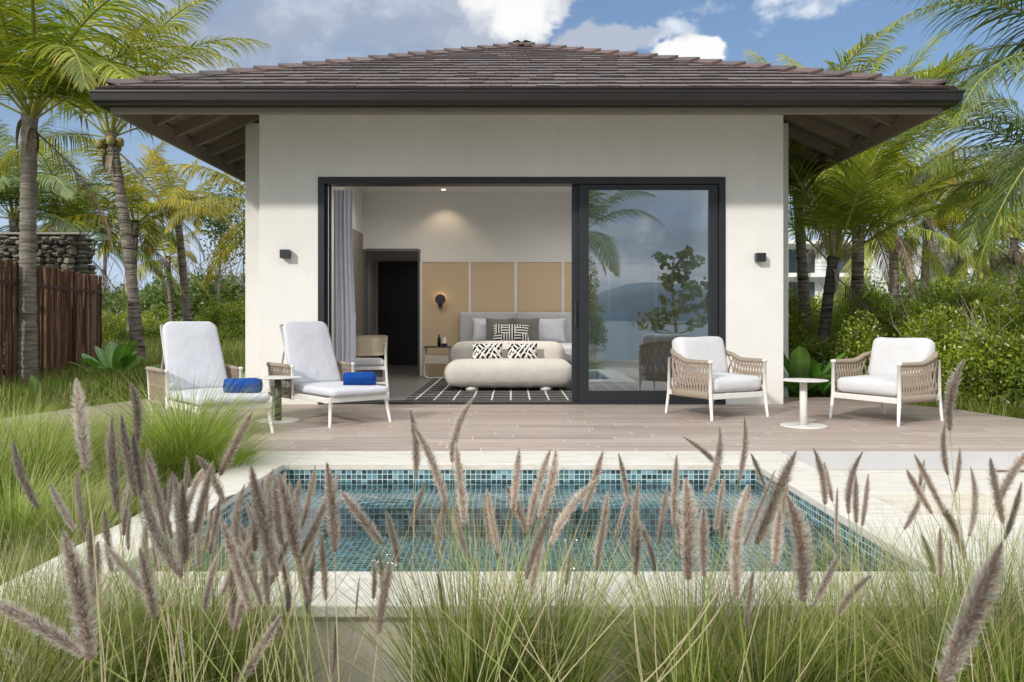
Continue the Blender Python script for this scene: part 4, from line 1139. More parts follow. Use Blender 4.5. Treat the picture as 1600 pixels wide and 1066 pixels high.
for k in range(3):
    V = []; Fc = []; rg = np.random.default_rng(k+5); n = 7
    for i in range(n+1):
        s = i/n
        for u in (-1, 0, 1):
            V.append((.05+.11*math.sin(s*2.0)+.02*u*u, u*(.05+.03*math.sin(PI*s))*(1-s*.6)+rg.uniform(-.01, .01), .10-.5*s*s+.05*s+rg.uniform(-.01, .01)))
    for i in range(n):
        for u in (0, 1): a = i*3+u; Fc.append((a, a+1, a+4, a+3))
    me = np_mesh('dried_sheath', V, Fc, smooth=True); me.materials.append(M_sheath); SHEATH.append(me)
def palm(label, base, top, r0, r1, fset, nf, scale=1, bark=None, group=None, lean=.3, seed=0, fronds=None, nuts=False, sheath=6, hi=0, lo=1.0, flare=1.35, nm='palm_tree', dead=1):
    r0 *= .74; r1 *= .80; nf = int(nf*.66) if len(fset) > 8 and nf > 13 else nf
    base = Vector(base); top = Vector(top); t_ = thing(nm, label, 'palm tree', base, 0, group)
    rg = random.Random(seed); h = top-base
    K = max(24, int(h.length*16)); pts = []; rad = []
    mid = base.lerp(top, .5)+Vector((h.x*-.15+rg.uniform(-.05, .05), 0, 0))
    for i in range(K+1):
        s = i/K
        p = Vector((0, 0, 0))*(1-s)**2+(mid-base)*2*s*(1-s)+h*s*s
        r = r0+(r1-r0)*s; r *= 1+(flare-1)*math.exp(-s*9)
        r *= (1.05 if i % 2 else .975)*rg.uniform(.97, 1.03)
        if s > .93: r *= 1+.25*(s-.93)/.07
        pts.append(p); rad.append(r)
    b = MB(); b.tube(pts, rad, 14); tr = b.build('trunk', bark or M_trunkA, t_, True)
    for i in range(nf):
        if fronds and i < len(fronds): vi, az, scl = fronds[i]
        else:
            q = (i+rg.random()*.6)/nf; vi = min(len(fset)-1, int((hi+(lo-hi)*q)*8)) if len(fset) > 8 else int(q*len(fset)) % len(fset)
            if len(fset) > 8 and rg.random() < .2: vi = rg.choice((8, 9))
            az = i*2.39996+rg.uniform(-.3, .3); scl = rg.uniform(.85, 1.1)
        o = bpy.data.objects.new('frond', fset[vi]); col.objects.link(o); o.parent = t_
        o.location = h+Vector((math.cos(az)*r1*.6, math.sin(az)*r1*.6, -.05-.1*(vi/8))); o.rotation_euler = (rg.uniform(-.12, .12), rg.uniform(-.1, .1), az); s_ = scl*scale; o.scale = (s_, s_, s_)
    for i in range(dead):
        o = bpy.data.objects.new('dead_frond', FS_dead[i % 2]); col.objects.link(o); o.parent = t_
        o.location = h+Vector((0, 0, -.25)); o.rotation_euler = (0, 0, i*2.1+rg.random()); s_ = scale*rg.uniform(.7, .95); o.scale = (s_, s_, s_)
    for i in range(sheath):
        o = bpy.data.objects.new('dried_sheath', SHEATH[i % 3]); col.objects.link(o); o.parent = t_
        o.location = h+Vector((0, 0, -.15-rg.random()*.4)); o.rotation_euler = (0, rg.uniform(-.2, .5), i*2.2+rg.random()); s_ = rg.uniform(.7, 1.1)*(r1/.1); o.scale = (s_, s_, s_)
    if nuts:
        for i in range(5):
            b = MB(); a = i*1.3; b.rbox(.14, .14, .18, .068, h+Vector((math.cos(a)*(r1+.09), math.sin(a)*(r1+.09), -.2-.05*(i % 2)))); b.build('coconut', M_nut, t_, True)
    return t_

G0 = ground_z
palm('grey palm trunk nearest the camera at the far left, before the fence', (-6.68, 11, -.15), at(47, 170, 11), .155, .115, FS_main, 22, 1.0, M_trunkA, seed=1, sheath=9,
     fronds=[(2, -.3, 1.15), (3, -1.0, 1.1), (1, .1, 1.1), (4, -.6, 1.1), (2, -1.6, 1.1), (3, -2.2, 1.1), (4, -2.8, 1.0), (1, -2, 1.1), (8, .6, 1), (3, .1, 1.1), (5, -1.3, .9), (9, -.1, 1.0), (9, -.9, 1.05), (8, -1.3, 1.1), (0, 1, 1), (2, 2, 1), (3, 3, 1)], lo=.45)
palm('leaning ringed palm between the stake fence and the left lounger', at(216, 560, 14), at(172, 205, 14), .135, .10, FS_main, 20, 1.0, M_trunkB, seed=2, nuts=True, sheath=9, lo=.5,
     fronds=[(3, .2, 1.05), (2, .0, 1.15), (5, 3.0, .8), (1, -.4, 1.1), (4, .5, .9), (2, -.9, 1)])
palm('ringed palm seen above the back of the left lounger', at(294, 512, 22), at(276, 325, 22), .15, .11, FS_yel, 18, .95, M_trunkB, seed=3, sheath=6, nuts=True)
palm('small drooping palm low behind the ringed palm at left', at(270, 520, 25), at(262, 400, 25), .10, .09, FS_yel, 14, .8, M_trunkB, seed=4, sheath=4)
palm('palm half hidden behind the left corner of the villa', at(420, 520, 18), at(418, 318, 18), .13, .1, FS_yel, 16, 1.0, M_trunkB, seed=5)
palm('dense dark palm behind the left end of the stone wall', (-11.6, 18.5, -.1), at(22, 335, 18.5), .15, .12, FS_dark, 24, 1.0, M_trunkB, seed=6, lo=.8)
palm('palm with spreading fronds behind the right end of the stone wall', (-10.4, 19.5, -.1), at(120, 372, 19.5), .15, .12, FS_main, 22, 1.0, M_trunkB, seed=7, lo=.8)
palm('thin distant palm between the stone wall and the leaning palm', at(162, 520, 40), at(165, 385, 40), .14, .1, FS_dark, 14, .8, M_trunkB, seed=8)
palm('yellowish palm over the stone wall left of the leaning palm', at(205, 520, 20), at(212, 345, 20), .12, .1, FS_yel, 14, 1.0, M_trunkB, seed=9, lo=.95)
# right
palm('ringed palm close to the right corner of the villa', at(1259, 520, 14), at(1243, 265, 14), .125, .10, FS_main, 20, .95, M_trunkB, seed=11, lo=.8)
palm('young palm with dark trunk and steep tall fronds behind the side table', at(1282, 590, 11.6), at(1302, 402, 11.6), .125, .085, FS_up, 12, 1.0, M_trunkC, seed=12, sheath=3, flare=1.2,
     fronds=[(0, 0, 1.0), (1, .3, 1.05), (1, -.7, 1), (2, 3.4, .95), (2, .0, 1.0), (3, .2, .95), (2, -1.2, 1), (1, 2.6, 1), (3, -.5, .9), (3, 3.0, .8), (4, -.1, .85), (2, 1.4, 1), (3, 1.0, 1)])
palm('pale ringed palm behind the young dark palm at right', at(1340, 520, 14), at(1343, 300, 14), .145, .12, FS_main, 22, 1.05, M_trunkB, seed=13, lo=.8)
palm('palm outside the right edge with fronds hanging in at the top corner', (6.9, 9.0, -.1), at(1765, 85, 9.0), .15, .12, FS_dark, 13, .93, M_trunkA, seed=14,
     fronds=[(3, 2.9, 1.0), (2, 3.3, 1.0), (4, 3.1, 1.05), (5, 3.45, 1.0), (5, 2.75, 1.0), (1, 3.0, 1.0), (3, -2.5, 1), (4, -2.2, 1), (2, -2.3, 1)])
palm('palm at the right edge with dark fronds reaching over the hedge', (8.2, 11.0, -.1), at(1700, 285, 10.8), .15, .12, FS_dark, 12, .95, M_trunkA, seed=15,
     fronds=[(3, 3.1, 1.0), (4, 3.3, 1.0), (2, 2.9, 1.0), (5, 2.7, 1.0), (4, -2.6, 1.0), (5, 3.6, 1)])
far = [(1450, 335, 24, FS_yel, 'yellow green palm with hanging brown sheaths above the middle of the hedge'), (1395, 345, 21, FS_main, 'green palm right of the pale ringed palm behind the hedge'),
       (1530, 338, 26, FS_yel, 'bright yellow crowned palm near the right edge beyond the hedge'), (1585, 372, 24, FS_main, 'green palm beyond the hedge at the far right edge'), (1490, 365, 30, FS_dark, 'small dark palm between two yellow palms beyond the hedge'), (1300, 345, 24, FS_main, 'distant green palm glimpsed behind the young dark palm')]
for i, (px, py, dd, fs_, lb) in enumerate(far):
    palm(lb, at(px+R.uniform(-12, 12), 520, dd), at(px, py, dd), .17, .13, fs_, 22, 1.0, M_trunkB, seed=20+i, sheath=8, group=None, dead=3+i % 3)

def bush_mesh(name, n, R3, leaf, seed, clumps=14, mat_=None, aspect=.5, hollow=.35):
    rg = np.random.default_rng(seed)
    C = rg.normal(size=(clumps, 3)); C /= np.linalg.norm(C, axis=1)[:, None]; C *= rg.uniform(.3, .85, (clumps, 1)); C[:, 2] = np.abs(C[:, 2])*.9-.05
    rad = rg.uniform(.22, .48, clumps)
    pick = rg.integers(0, clumps, n)
    d = rg.normal(size=(n, 3)); d /= np.linalg.norm(d, axis=1)[:, None]
    rr = rg.uniform(hollow, 1, n)**.5
    P = C[pick]+d*(rad[pick]*rr)[:, None]
    P[:, 2] += .35; P = P*np.array(R3); keep = P[:, 2] > 0; P = P[keep]; d = d[keep]; pk = pick[keep]; n = len(P)
    a = rg.normal(size=(n, 3)); a += d*1.0+np.array([0, 0, .3]); a /= np.linalg.norm(a, axis=1)[:, None]
    w = np.cross(a, rg.normal(size=(n, 3))); w /= np.linalg.norm(w, axis=1)[:, None]
    L = leaf*rg.uniform(.6, 1.3, n)[:, None]; W = L*aspect
    V = np.stack([P, P+a*L*.5+w*W*.5, P+a*L, P+a*L*.5-w*W*.5], 1).reshape(-1, 3)
    Fc = np.arange(n*4).reshape(-1, 4)
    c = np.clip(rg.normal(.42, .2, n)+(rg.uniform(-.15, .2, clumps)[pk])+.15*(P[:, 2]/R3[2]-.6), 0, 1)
    me = np_mesh(name, V, Fc, None, {'rnd': np.repeat(c, 4)}); me.materials.append(mat_); return me
def branch_mesh(name, h, spread, seed, n=7, r=.03):
    rg = random.Random(seed); b = MB()
    for i in range(n):
        a = rg.uniform(0, 2*PI); e = spread*rg.uniform(.3, 1); hh = h*rg.uniform(.6, 1)
        p0 = Vector((rg.uniform(-.1, .1), rg.uniform(-.1, .1), 0)); p3 = Vector((math.cos(a)*e, math.sin(a)*e, hh))
        pts = bez(p0, p0+Vector((rg.uniform(-.1, .1), 0, hh*.4)), p3*.7+Vector((rg.uniform(-.2, .2), rg.uniform(-.2, .2), 0)), p3, 8)
        b.tube(pts, [r*(1-.85*k/8) for k in range(9)], 5)
        for q in (3, 4, 5, 6):
            a2 = rg.uniform(0, 2*PI); l2 = hh*.3*rg.uniform(.5, 1); e_ = pts[q]+Vector((math.cos(a2)*l2*.7, math.sin(a2)*l2*.7, l2*.6))
            b.tube([pts[q], pts[q].lerp(e_, .5)+Vector((0, 0, .03)), e_], [r*.4, r*.25, r*.08], 4)
    o = b.build(name, M_branch, None, True); me = o.data; bpy.data.objects.remove(o); return me
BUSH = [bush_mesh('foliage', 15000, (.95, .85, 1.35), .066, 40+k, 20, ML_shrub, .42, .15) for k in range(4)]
BBR = [branch_mesh('branches', 1.9, .8, 60+k, 8, .016) for k in range(2)]
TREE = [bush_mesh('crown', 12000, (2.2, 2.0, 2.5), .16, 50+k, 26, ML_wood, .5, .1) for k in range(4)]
TBR = [branch_mesh('trunk', 4.6, 1.7, 70+k, 6, .05) for k in range(3)]
def shrub(loc, s, rz, label, k, sz=1, nm='shrub', cat='shrub', group=None, sets=(BUSH, BBR)):
    t_ = thing(nm, label, cat, loc, rz, group); t_.scale = (s, s, s*sz)
    link(sets[0][0].name.split('.')[0], sets[0][k % len(sets[0])], None, t_); link(sets[1][0].name.split('.')[0], sets[1][k % len(sets[1])], None, t_)
    return t_
# hedge at the right, following the deck edge then deepening
hed = []
for (x, y, s) in [(4.75, 11.4, .8), (5.55, 10.4, .82), (5.9, 9.5, .8), (6.15, 8.5, .72), (6.4, 7.6, .66), (6.75, 6.7, .6), (5.3, 12.6, 1.0), (6.6, 11.4, 1.0), (7.0, 10.2, .95), (7.3, 9.1, .9), (7.6, 8.0, .8),
                  (6.2, 13.8, 1.15), (7.4, 12.9, 1.15), (8.2, 11.6, 1.1), (8.6, 10.2, 1.0), (5.0, 14.6, 1.1), (8.5, 14.4, 1.25), (9.6, 13, 1.2), (6.8, 16, 1.3), (10.2, 11.5, 1.1), (5.6, 17, 1.2), (9.4, 16.5, 1.35), (11.4, 15, 1.35), (12.8, 17.5, 1.5), (8, 19, 1.5), (11, 20, 1.6), (14.5, 20, 1.7), (6.3, 20.5, 1.4), (13.5, 14.2, 1.3)]:
    hed.append((x, y, s))
for i, (x, y, s) in enumerate(hed):
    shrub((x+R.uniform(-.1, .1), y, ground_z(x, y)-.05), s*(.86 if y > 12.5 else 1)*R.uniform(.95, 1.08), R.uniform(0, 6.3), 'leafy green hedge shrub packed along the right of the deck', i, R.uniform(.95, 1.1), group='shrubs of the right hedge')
# woodland at the left and far
wl = []
for k in range(26):
    dd = R.uniform(27, 44); px = R.uniform(120, 440); wl.append(((px-800)*dd/F, dd, R.uniform(.75, 1.15)))
for k in range(10):
    dd = R.uniform(28, 44); px = R.uniform(-60, 120); wl.append(((px-800)*dd/F, dd, R.uniform(.8, 1.1)))
for k in range(16):
    dd = R.uniform(26, 44); px = R.uniform(1215, 1640); wl.append(((px-800)*dd/F, dd, R.uniform(.75, .95)))
for i, (x, y, s) in enumerate(wl):
    lf = x < 0
    shrub((x, y, -.15), s, R.uniform(0, 6.3), 'tangled green tree in the wood beyond the field at left' if lf else 'green tree in the scrub beyond the hedge at right', i, R.uniform(.7, 1.15), 'scrub_tree', 'tree',
          'trees of the wood at left' if lf else 'trees beyond the hedge at right', (TREE, TBR))
for (px, dd, s) in [(190, 24, 1.0), (330, 25, .9), (375, 23, 1.1), (240, 26, .9), (155, 22, .8), (350, 22, .7)]:
    shrub(((px-800)*dd/F, dd, -.1), s*1.3, R.uniform(0, 6), 'low green bush at the edge of the left wood', px, .8, 'bush', 'bush', 'bushes before the left wood')
# thin bare trunk tree left of the villa
tt_ = thing('slender_tree', 'tall thin pale trunked tree left of the villa corner', 'tree', at(343, 520, 24))
b = MB()
pp = [at(343+R.uniform(-3, 3), 520-i*24, 24)-tt_.location for i in range(11)]
b.tube(pp, [.05-.0038*i for i in range(11)], 6)
for i in range(3, 10):
    for sg in (-1, 1):
        e_ = pp[i]+Vector((sg*R.uniform(.3, .8), R.uniform(-.3, .3), R.uniform(.1, .5))); b.tube([pp[i], pp[i].lerp(e_, .5), e_], [.018, .012, .004], 4)
b.build('trunk', M_branch, tt_, True)
tm = bush_mesh('leaves', 2600, (1.1, 1.0, 2.4), .11, 99, 22, ML_wood, .5, .1); link('leaves', tm, None, tt_, (.1, 0, 2.0))

# big leaved plants
BL = [leafblob('leaf', 1.0, .21, [ML_broad], .35+.15*k, k) for k in range(4)]
def broad_plant(label, loc, n, L, group=None, seed=0, up=.6):
    t_ = thing('broad_leaf_plant', label, 'plant', loc, 0, group); rg = random.Random(seed)
    for i in range(n):
        o = bpy.data.objects.new('leaf', BL[rg.randrange(4)]); col.objects.link(o); o.parent = t_
        az = i*2.4+rg.uniform(-.3, .3); s_ = L*rg.uniform(.7, 1.1); o.scale = (s_*rg.uniform(.6, 1.2), s_, s_)
        o.rotation_euler = (rg.uniform(-.2, .2), rg.uniform(-.1, .6), az)
    return t_
broad_plant('dark broad leaved plant right beside the villa corner at right', at(1252, 618, 10.5), 18, 1.15, seed=1)
broad_plant('broad leaved plant in front of the young dark palm', at(1285, 616, 10.6), 15, .95, seed=2)
broad_plant('dark broad leaved plant at the right end of the stake fence', at(178, 600, 12.5), 16, 1.05, seed=3)
broad_plant('low broad leaved plant in front of the fence end', at(140, 640, 10.2), 12, .62, seed=4)
broad_plant('small broad leaved plant at the foot of the near grey palm', at(70, 632, 10.2), 10, .5, seed=5)
broad_plant('broad leaved plant against the villa wall behind the left lounger', at(372, 612, 10.9), 14, .62, seed=6)
broad_plant('green broad leaved seedling left of the path', at(20, 640, 10), 9, .5, seed=7)

# ------------------------------------------------------------------ grasses
def blades(n, rad, h, w, seed, segs=5, out=.9, curl=.8, origin=None, ylw=.42, hvar=.35, hz=None):
    rg = np.random.default_rng(seed)
    if origin is None:
        a = rg.uniform(0, 2*PI, n); r = rad*np.sqrt(rg.uniform(0, 1, n)); O = np.stack([r*np.cos(a), r*np.sin(a), np.zeros(n)], 1)
        az = a+rg.normal(0, .5, n); lean = (r/rad)*out*.6+np.abs(rg.normal(0, .35*out, n))
    else:
        O = origin; n = len(O); az = rg.uniform(0, 2*PI, n); lean = np.abs(rg.normal(0, out*.6, n))
    H_ = h*(1-hvar+hvar*1.6*rg.uniform(0, 1, n)**.8)
    if hz is not None: H_ = H_*hz
    D_ = np.stack([np.cos(az), np.sin(az), np.zeros(n)], 1)
    wa = az+PI/2+rg.normal(0, .6, n); Wd = np.stack([np.cos(wa), np.sin(wa), np.zeros(n)], 1)
    cu_ = curl*rg.uniform(.3, 1.3, n)
    V = np.zeros((n, segs+1, 2, 3), dtype=np.float32)
    for k in range(segs+1):
        t_ = k/segs
        hor = (lean*t_*.55+cu_*lean*.9*t_**2.3)*H_
        ver = (t_-.38*np.minimum(1.3, cu_*lean)*t_**2.4)*H_*np.cos(np.minimum(lean, 1.2)*.45)
        P = O+D_*hor[:, None]; P[:, 2] += ver
        ww = w*(1-t_**1.6*.92)*rg.uniform(.7, 1.2, n) if k == 0 else w*(1-t_**1.6*.92)
        wv_ = Wd*(np.ones(n)*ww/2)[:, None]
        V[:, k, 0] = P-wv_; V[:, k, 1] = P+wv_
    idx = np.arange(n)[:, None]*(segs+1)*2
    Fs = []
    for k in range(segs):
        a = idx[:, 0]+k*2; Fs.append(np.stack([a, a+1, a+3, a+2], 1))
    Fs = np.concatenate(Fs)
    c = np.clip(rg.normal(ylw, .28, n), 0, 1); dry = rg.uniform(0, 1, n) < .2; c[dry] = rg.uniform(.85, 1, dry.sum())
    C = np.repeat(c, (segs+1)*2).reshape(n, segs+1, 2); C = np.clip(C+np.linspace(-.32, .16, segs+1)[None, :, None], 0, 1)
    return V.reshape(-1, 3), Fs, C.ravel()
def tuft(name, mat_, *a, **k):
    V, Fs, C = blades(*a, **k); me = np_mesh(name, V, Fs, None, {'rnd': C}); me.materials.append(mat_); return me
TUFT = [tuft('blades', ML_grass, 780, .10, .64, .0042, 200+k, 7, out=.62, curl=.85, ylw=.60, hvar=.55) for k in range(4)]
LIME = [tuft('blades', ML_lime, 1300, .11, .66, .0048, 210+k, 6, out=1.0, curl=.9, ylw=.5) for k in range(3)]

def plume_mesh(name, L, r, n, seed, mat_, bend=.06):
    rg = np.random.default_rng(seed)
    s = rg.uniform(0, 1, n); cx = bend*L*s**2
    prof = (np.minimum(1, (1-s)/.35)**.7)*(.65+.35*np.minimum(1, s/.2))
    a = rg.uniform(0, 2*PI, n); P = np.stack([cx, np.zeros(n), s*L], 1)
    D_ = np.stack([np.cos(a), np.sin(a), rg.uniform(.5, 1.5, n)], 1); D_ /= np.linalg.norm(D_, axis=1)[:, None]
    ln = r*prof*rg.uniform(.75, 1.5, n)*1.25
    W_ = np.cross(D_, rg.normal(size=(n, 3))); W_ /= np.linalg.norm(W_, axis=1)[:, None]
    w = np.where(rg.uniform(0, 1, n) < .42, .0019, .0007)
    ln = np.where(w > .001, ln*.75, ln*1.3)
    p0 = P+D_*(ln*.2)[:, None]; p1 = P+D_*(ln*.65)[:, None]; p2 = P+D_*ln[:, None]
    V = np.stack([p0, p1+W_*w[:, None]/2, p2, p1-W_*w[:, None]/2], 1).reshape(-1, 3)
    Fc = np.arange(n*4).reshape(-1, 4)
    c = np.clip(np.where(w > .001, rg.normal(.45, .22, n), rg.normal(.85, .12, n)), 0, 1)
    # core
    K = 10; cv = []; cf = []
    for i in range(K+1):
        t_ = i/K; rr = r*.35*(min(1, (1-t_)/.35)**.7)+.0006
        for k in range(6): aa = k*PI/3; cv.append((bend*L*t_*t_+rr*math.cos(aa), rr*math.sin(aa), t_*L*.99))
    b0 = len(V)
    for i in range(K):
        for k in range(6): cf.append((b0+i*6+k, b0+i*6+(k+1) % 6, b0+(i+1)*6+(k+1) % 6, b0+(i+1)*6+k))
    V = np.concatenate([V, np.array(cv)]); Fc = np.concatenate([Fc, np.array(cf)])
    rn = np.concatenate([np.repeat(c, 4), np.full(len(cv), .12)])
    me = np_mesh(name, V, Fc, None, {'rnd': rn}); me.materials.append(mat_); return me
PD = [plume_mesh('plume', .15, .0088, 3000, 300+k, ML_pl_d, .03+.07*k) for k in range(5)]
PP = [plume_mesh('plume', .15, .0100, 2200, 310+k, ML_pl_p, .05+.08*k) for k in range(3)]
PS = [plume_mesh('plume', .15, .0045, 1500, 320+k, ML_pl_d, .05) for k in range(2)]

# tip x,y ; base x,y ; kind d(ark) p(ale) s(lender) ; length factor
PLUMES = [(118,590,135,735,'d'),(163,650,184,800,'d'),(228,600,212,695,'p'),(0,700,60,795,'d'),(72,755,118,830,'d'),(112,735,132,832,'p'),(118,828,140,1030,'d'),
(-20,915,135,1025,'d'),(-10,1000,62,1052,'d'),(45,1015,50,1075,'s'),(190,1010,202,1075,'d'),(183,650,212,775,'d'),(200,680,228,795,'d'),(240,710,256,830,'d'),(200,778,280,897,'d'),
(160,853,248,942,'d'),(275,735,260,812,'d'),(302,715,284,790,'d'),(282,750,288,880,'d'),(303,800,311,890,'d'),(210,820,236,902,'p'),(325,725,322,805,'d'),(362,768,330,800,'p'),
(384,720,432,900,'d'),(352,765,372,880,'d'),(347,805,392,955,'d'),(445,740,462,870,'d'),(466,868,483,960,'d'),(520,715,523,862,'d'),(498,730,472,822,'p'),(532,765,597,850,'d'),
(506,782,474,892,'p'),(655,640,650,742,'d'),(664,655,696,787,'d'),(706,622,707,722,'d'),(714,690,726,820,'d'),(812,700,802,800,'d'),(850,698,826,822,'d'),(886,708,842,812,'d'),
(906,735,860,852,'d'),(945,705,912,800,'d'),(971,708,983,792,'d'),(979,765,960,852,'s'),(700,792,732,872,'p'),(846,802,822,905,'p'),(1055,710,1053,822,'d'),(1080,742,1075,905,'d'),
(1076,675,1126,732,'d'),(1148,678,1104,772,'d'),(1180,655,1154,752,'d'),(1175,708,1196,762,'d'),(1242,703,1182,850,'p'),(1212,735,1162,852,'s'),(1136,760,1152,930,'d'),(1263,760,1254,938,'d'),
(1314,862,1270,948,'d'),(1346,888,1308,962,'p'),(1174,890,1166,980,'p'),(1289,705,1289,788,'d'),(1318,705,1326,802,'d'),(1335,740,1338,817,'d'),(1360,740,1347,822,'d'),
(1305,760,1307,852,'s'),(1459,660,1481,742,'d'),(1475,558,1484,672,'d'),(1429,708,1476,802,'d'),(1412,732,1456,802,'d'),(1456,760,1413,827,'d'),(1484,775,1506,872,'p'),
(1545,738,1514,838,'d'),(1468,825,1470,900,'d'),(1486,840,1489,905,'s'),(1600,685,1560,785,'d'),(1604,755,1570,842,'d'),(1575,845,1472,1065,'d'),(1425,1032,1428,1080,'p'),
(1105,955,1106,1012,'p'),(445,950,372,1072,'d'),(438,928,446,968,'s'),(532,975,520,1052,'p'),(275,965,290,1042,'s'),(684,893,694,962,'p'),(940,800,932,890,'d'),(1008,800,1024,892,'d'),
(392,640,344,742,'p'),(455,750,468,880,'d'),(405,745,398,860,'d'),(380,800,400,905,'d'),(1230,760,1208,860,'p'),(1130,740,1118,830,'d'),(1096,790,1100,900,'d'),(1505,700,1492,770,'d'),
(418,735,440,850,'p'),(1040,760,1030,850,'p'),(560,900,556,960,'s'),(335,985,330,1060,'d'),(1240,1010,1248,1075,'p'),(1312,1000,1290,1062,'d'),(610,800,622,880,'d'),(760,770,764,850,'p'),(233,700,244,800,'d'),(250,745,268,842,'p')]
for i_ in range(26):
    x_ = R.uniform(140, 620); y_ = R.uniform(700, 880); l_ = R.uniform(60, 130); q_ = R.gauss(0, .25)
    PLUMES.append((x_, y_, x_-l_*q_, y_+l_, 'p' if R.random() < .7 else 'd'))
for i_ in range(34):
    x_ = R.uniform(150, 1560); y_ = R.uniform(715, 860); l_ = R.uniform(55, 115); q_ = R.gauss(0, .22)
    PLUMES.append((x_, y_, x_-l_*q_, y_+l_, 'p' if R.random() < .6 else 'd'))
CL = []   # foreground clumps (x, y, scale)
for px, dd, s in [(-70, 2.0, .9), (40, 2.25, .95), (150, 2.4, .9), (330, 2.5, .9), (245, 2.6, .85), (75, 2.65, .85), (415, 2.55, .6), (735, 2.42, 1.0), (850, 2.5, .95), (1085, 2.5, .95), (1195, 2.4, .9), (1315, 2.5, .9),
                  (1450, 2.4, .95), (1570, 2.2, 1.0), (1530, 2.6, .95), (1690, 2.3, .95), (150, 1.55, .72), (1400, 1.6, .62), (400, 1.7, .5), (1020, 2.6, .45), (-40, 2.5, .9)]:
    CL.append((Vector(((px-800)*dd/F, dd, -.34)), s))
desc = ['at the far left corner', 'below the left coping', 'with dark plumes near the left corner', 'left of the pale gap in front', 'behind the left corner plumes', 'beside the left end of the coping', 'small and sparse beside the pale gap', 'in the middle, left half of the big clump', 'in the middle, right half of the big clump',
        'right of the pool centre', 'below the fat dark plume at right', 'before the right end of the pool', 'beside the pale terrace at right', 'in the right corner', 'along the right terrace edge', 'outside the right edge', 'closest to the camera at left', 'with the huge dark plume at right', 'with the big slanting plume at left', 'small, right of the middle clump', 'at the left edge behind the corner']
clump_obj = []
for i, (p, s) in enumerate(CL):
    t_ = thing('fountain_grass_clump', 'fountain grass clump '+desc[i], 'ornamental grass', p, 0, 'fountain grass in front of the pool')
    o = link('blades', TUFT[i % 4], None, t_); o.scale = (s, s, s); o.rotation_euler = (0, 0, R.uniform(0, 6.28)); clump_obj.append(t_)
# left bed clumps
LC = []
for (px, py, dd, s, m_) in [(292, 735, 5.6, 1.22, LIME), (245, 745, 5.3, .85, LIME), (60, 760, 5.0, 1.0, LIME), (150, 720, 5.8, .8, TUFT), (20, 860, 4.0, .9, LIME), (120, 880, 3.9, .8, TUFT), (-30, 760, 4.6, 1.0, TUFT), (200, 860, 4.3, .6, TUFT),
                            (20, 700, 6.6, .9, LIME), (110, 700, 6.3, .8, LIME), (170, 800, 4.9, .75, TUFT), (340, 745, 5.5, .7, LIME)]:
    LC.append((px, py, dd, s, m_))
lab = ['big lime green grass clump hiding the foot of the left lounger', 'lime grass clump left of the big one by the deck corner', 'lime grass clump in the middle of the left bed', 'olive grass clump by the path in the left bed', 'lime grass clump at the left edge above the coping', 'olive grass clump touching the left coping', 'olive grass clump cut off by the left edge', 'small olive grass clump beside the coping', 'lime grass clump beside the pale path', 'lime grass clump left of the deck edge', 'olive grass clump behind the dark plumes at left', 'small lime grass clump at the pool corner']
for i, (px, py, dd, s, m_) in enumerate(LC):
    x = (px-800)*dd/F
    t_ = thing('grass_clump', lab[i], 'ornamental grass', (x, dd, ground_z(x, dd)-.02), 0, 'grass clumps in the left bed')
    o = link('blades', m_[i % 3], None, t_); o.scale = (s, s, s*.95); o.rotation_euler = (0, 0, R.uniform(0, 6))
for i, (px, dd, s) in enumerate([(1625, 4.2, .62), (1680, 3.5, .8), (1700, 3.9, .7)]):
    x = (px-800)*dd/F
    t_ = thing('grass_clump', ['small grass clump beyond the terrace at the right edge', 'grass clump cut off by the right edge', 'grass clump right of the stone steps'][i], 'ornamental grass', (x, dd, ground_z(x, dd)), 0, 'grass clumps right of the terrace')
    o = link('blades', TUFT[i], None, t_); o.scale = (s, s, s)
for i in range(16):
    dd = R.uniform(3.3, 6.0); x = R.uniform(-.64*dd, -2.15)
    t_ = thing('grass_clump', 'small arching green grass clump in the bed left of the pool', 'ornamental grass', (x, dd, ground_z(x, dd)-.02), 0, 'small clumps filling the left bed')
    o = link('blades', (TUFT+LIME)[R.randrange(7)], None, t_); q_ = R.uniform(.4, .62); o.scale = (q_, q_, q_*R.uniform(.8, 1.1)); o.rotation_euler = (0, 0, R.uniform(0, 6))
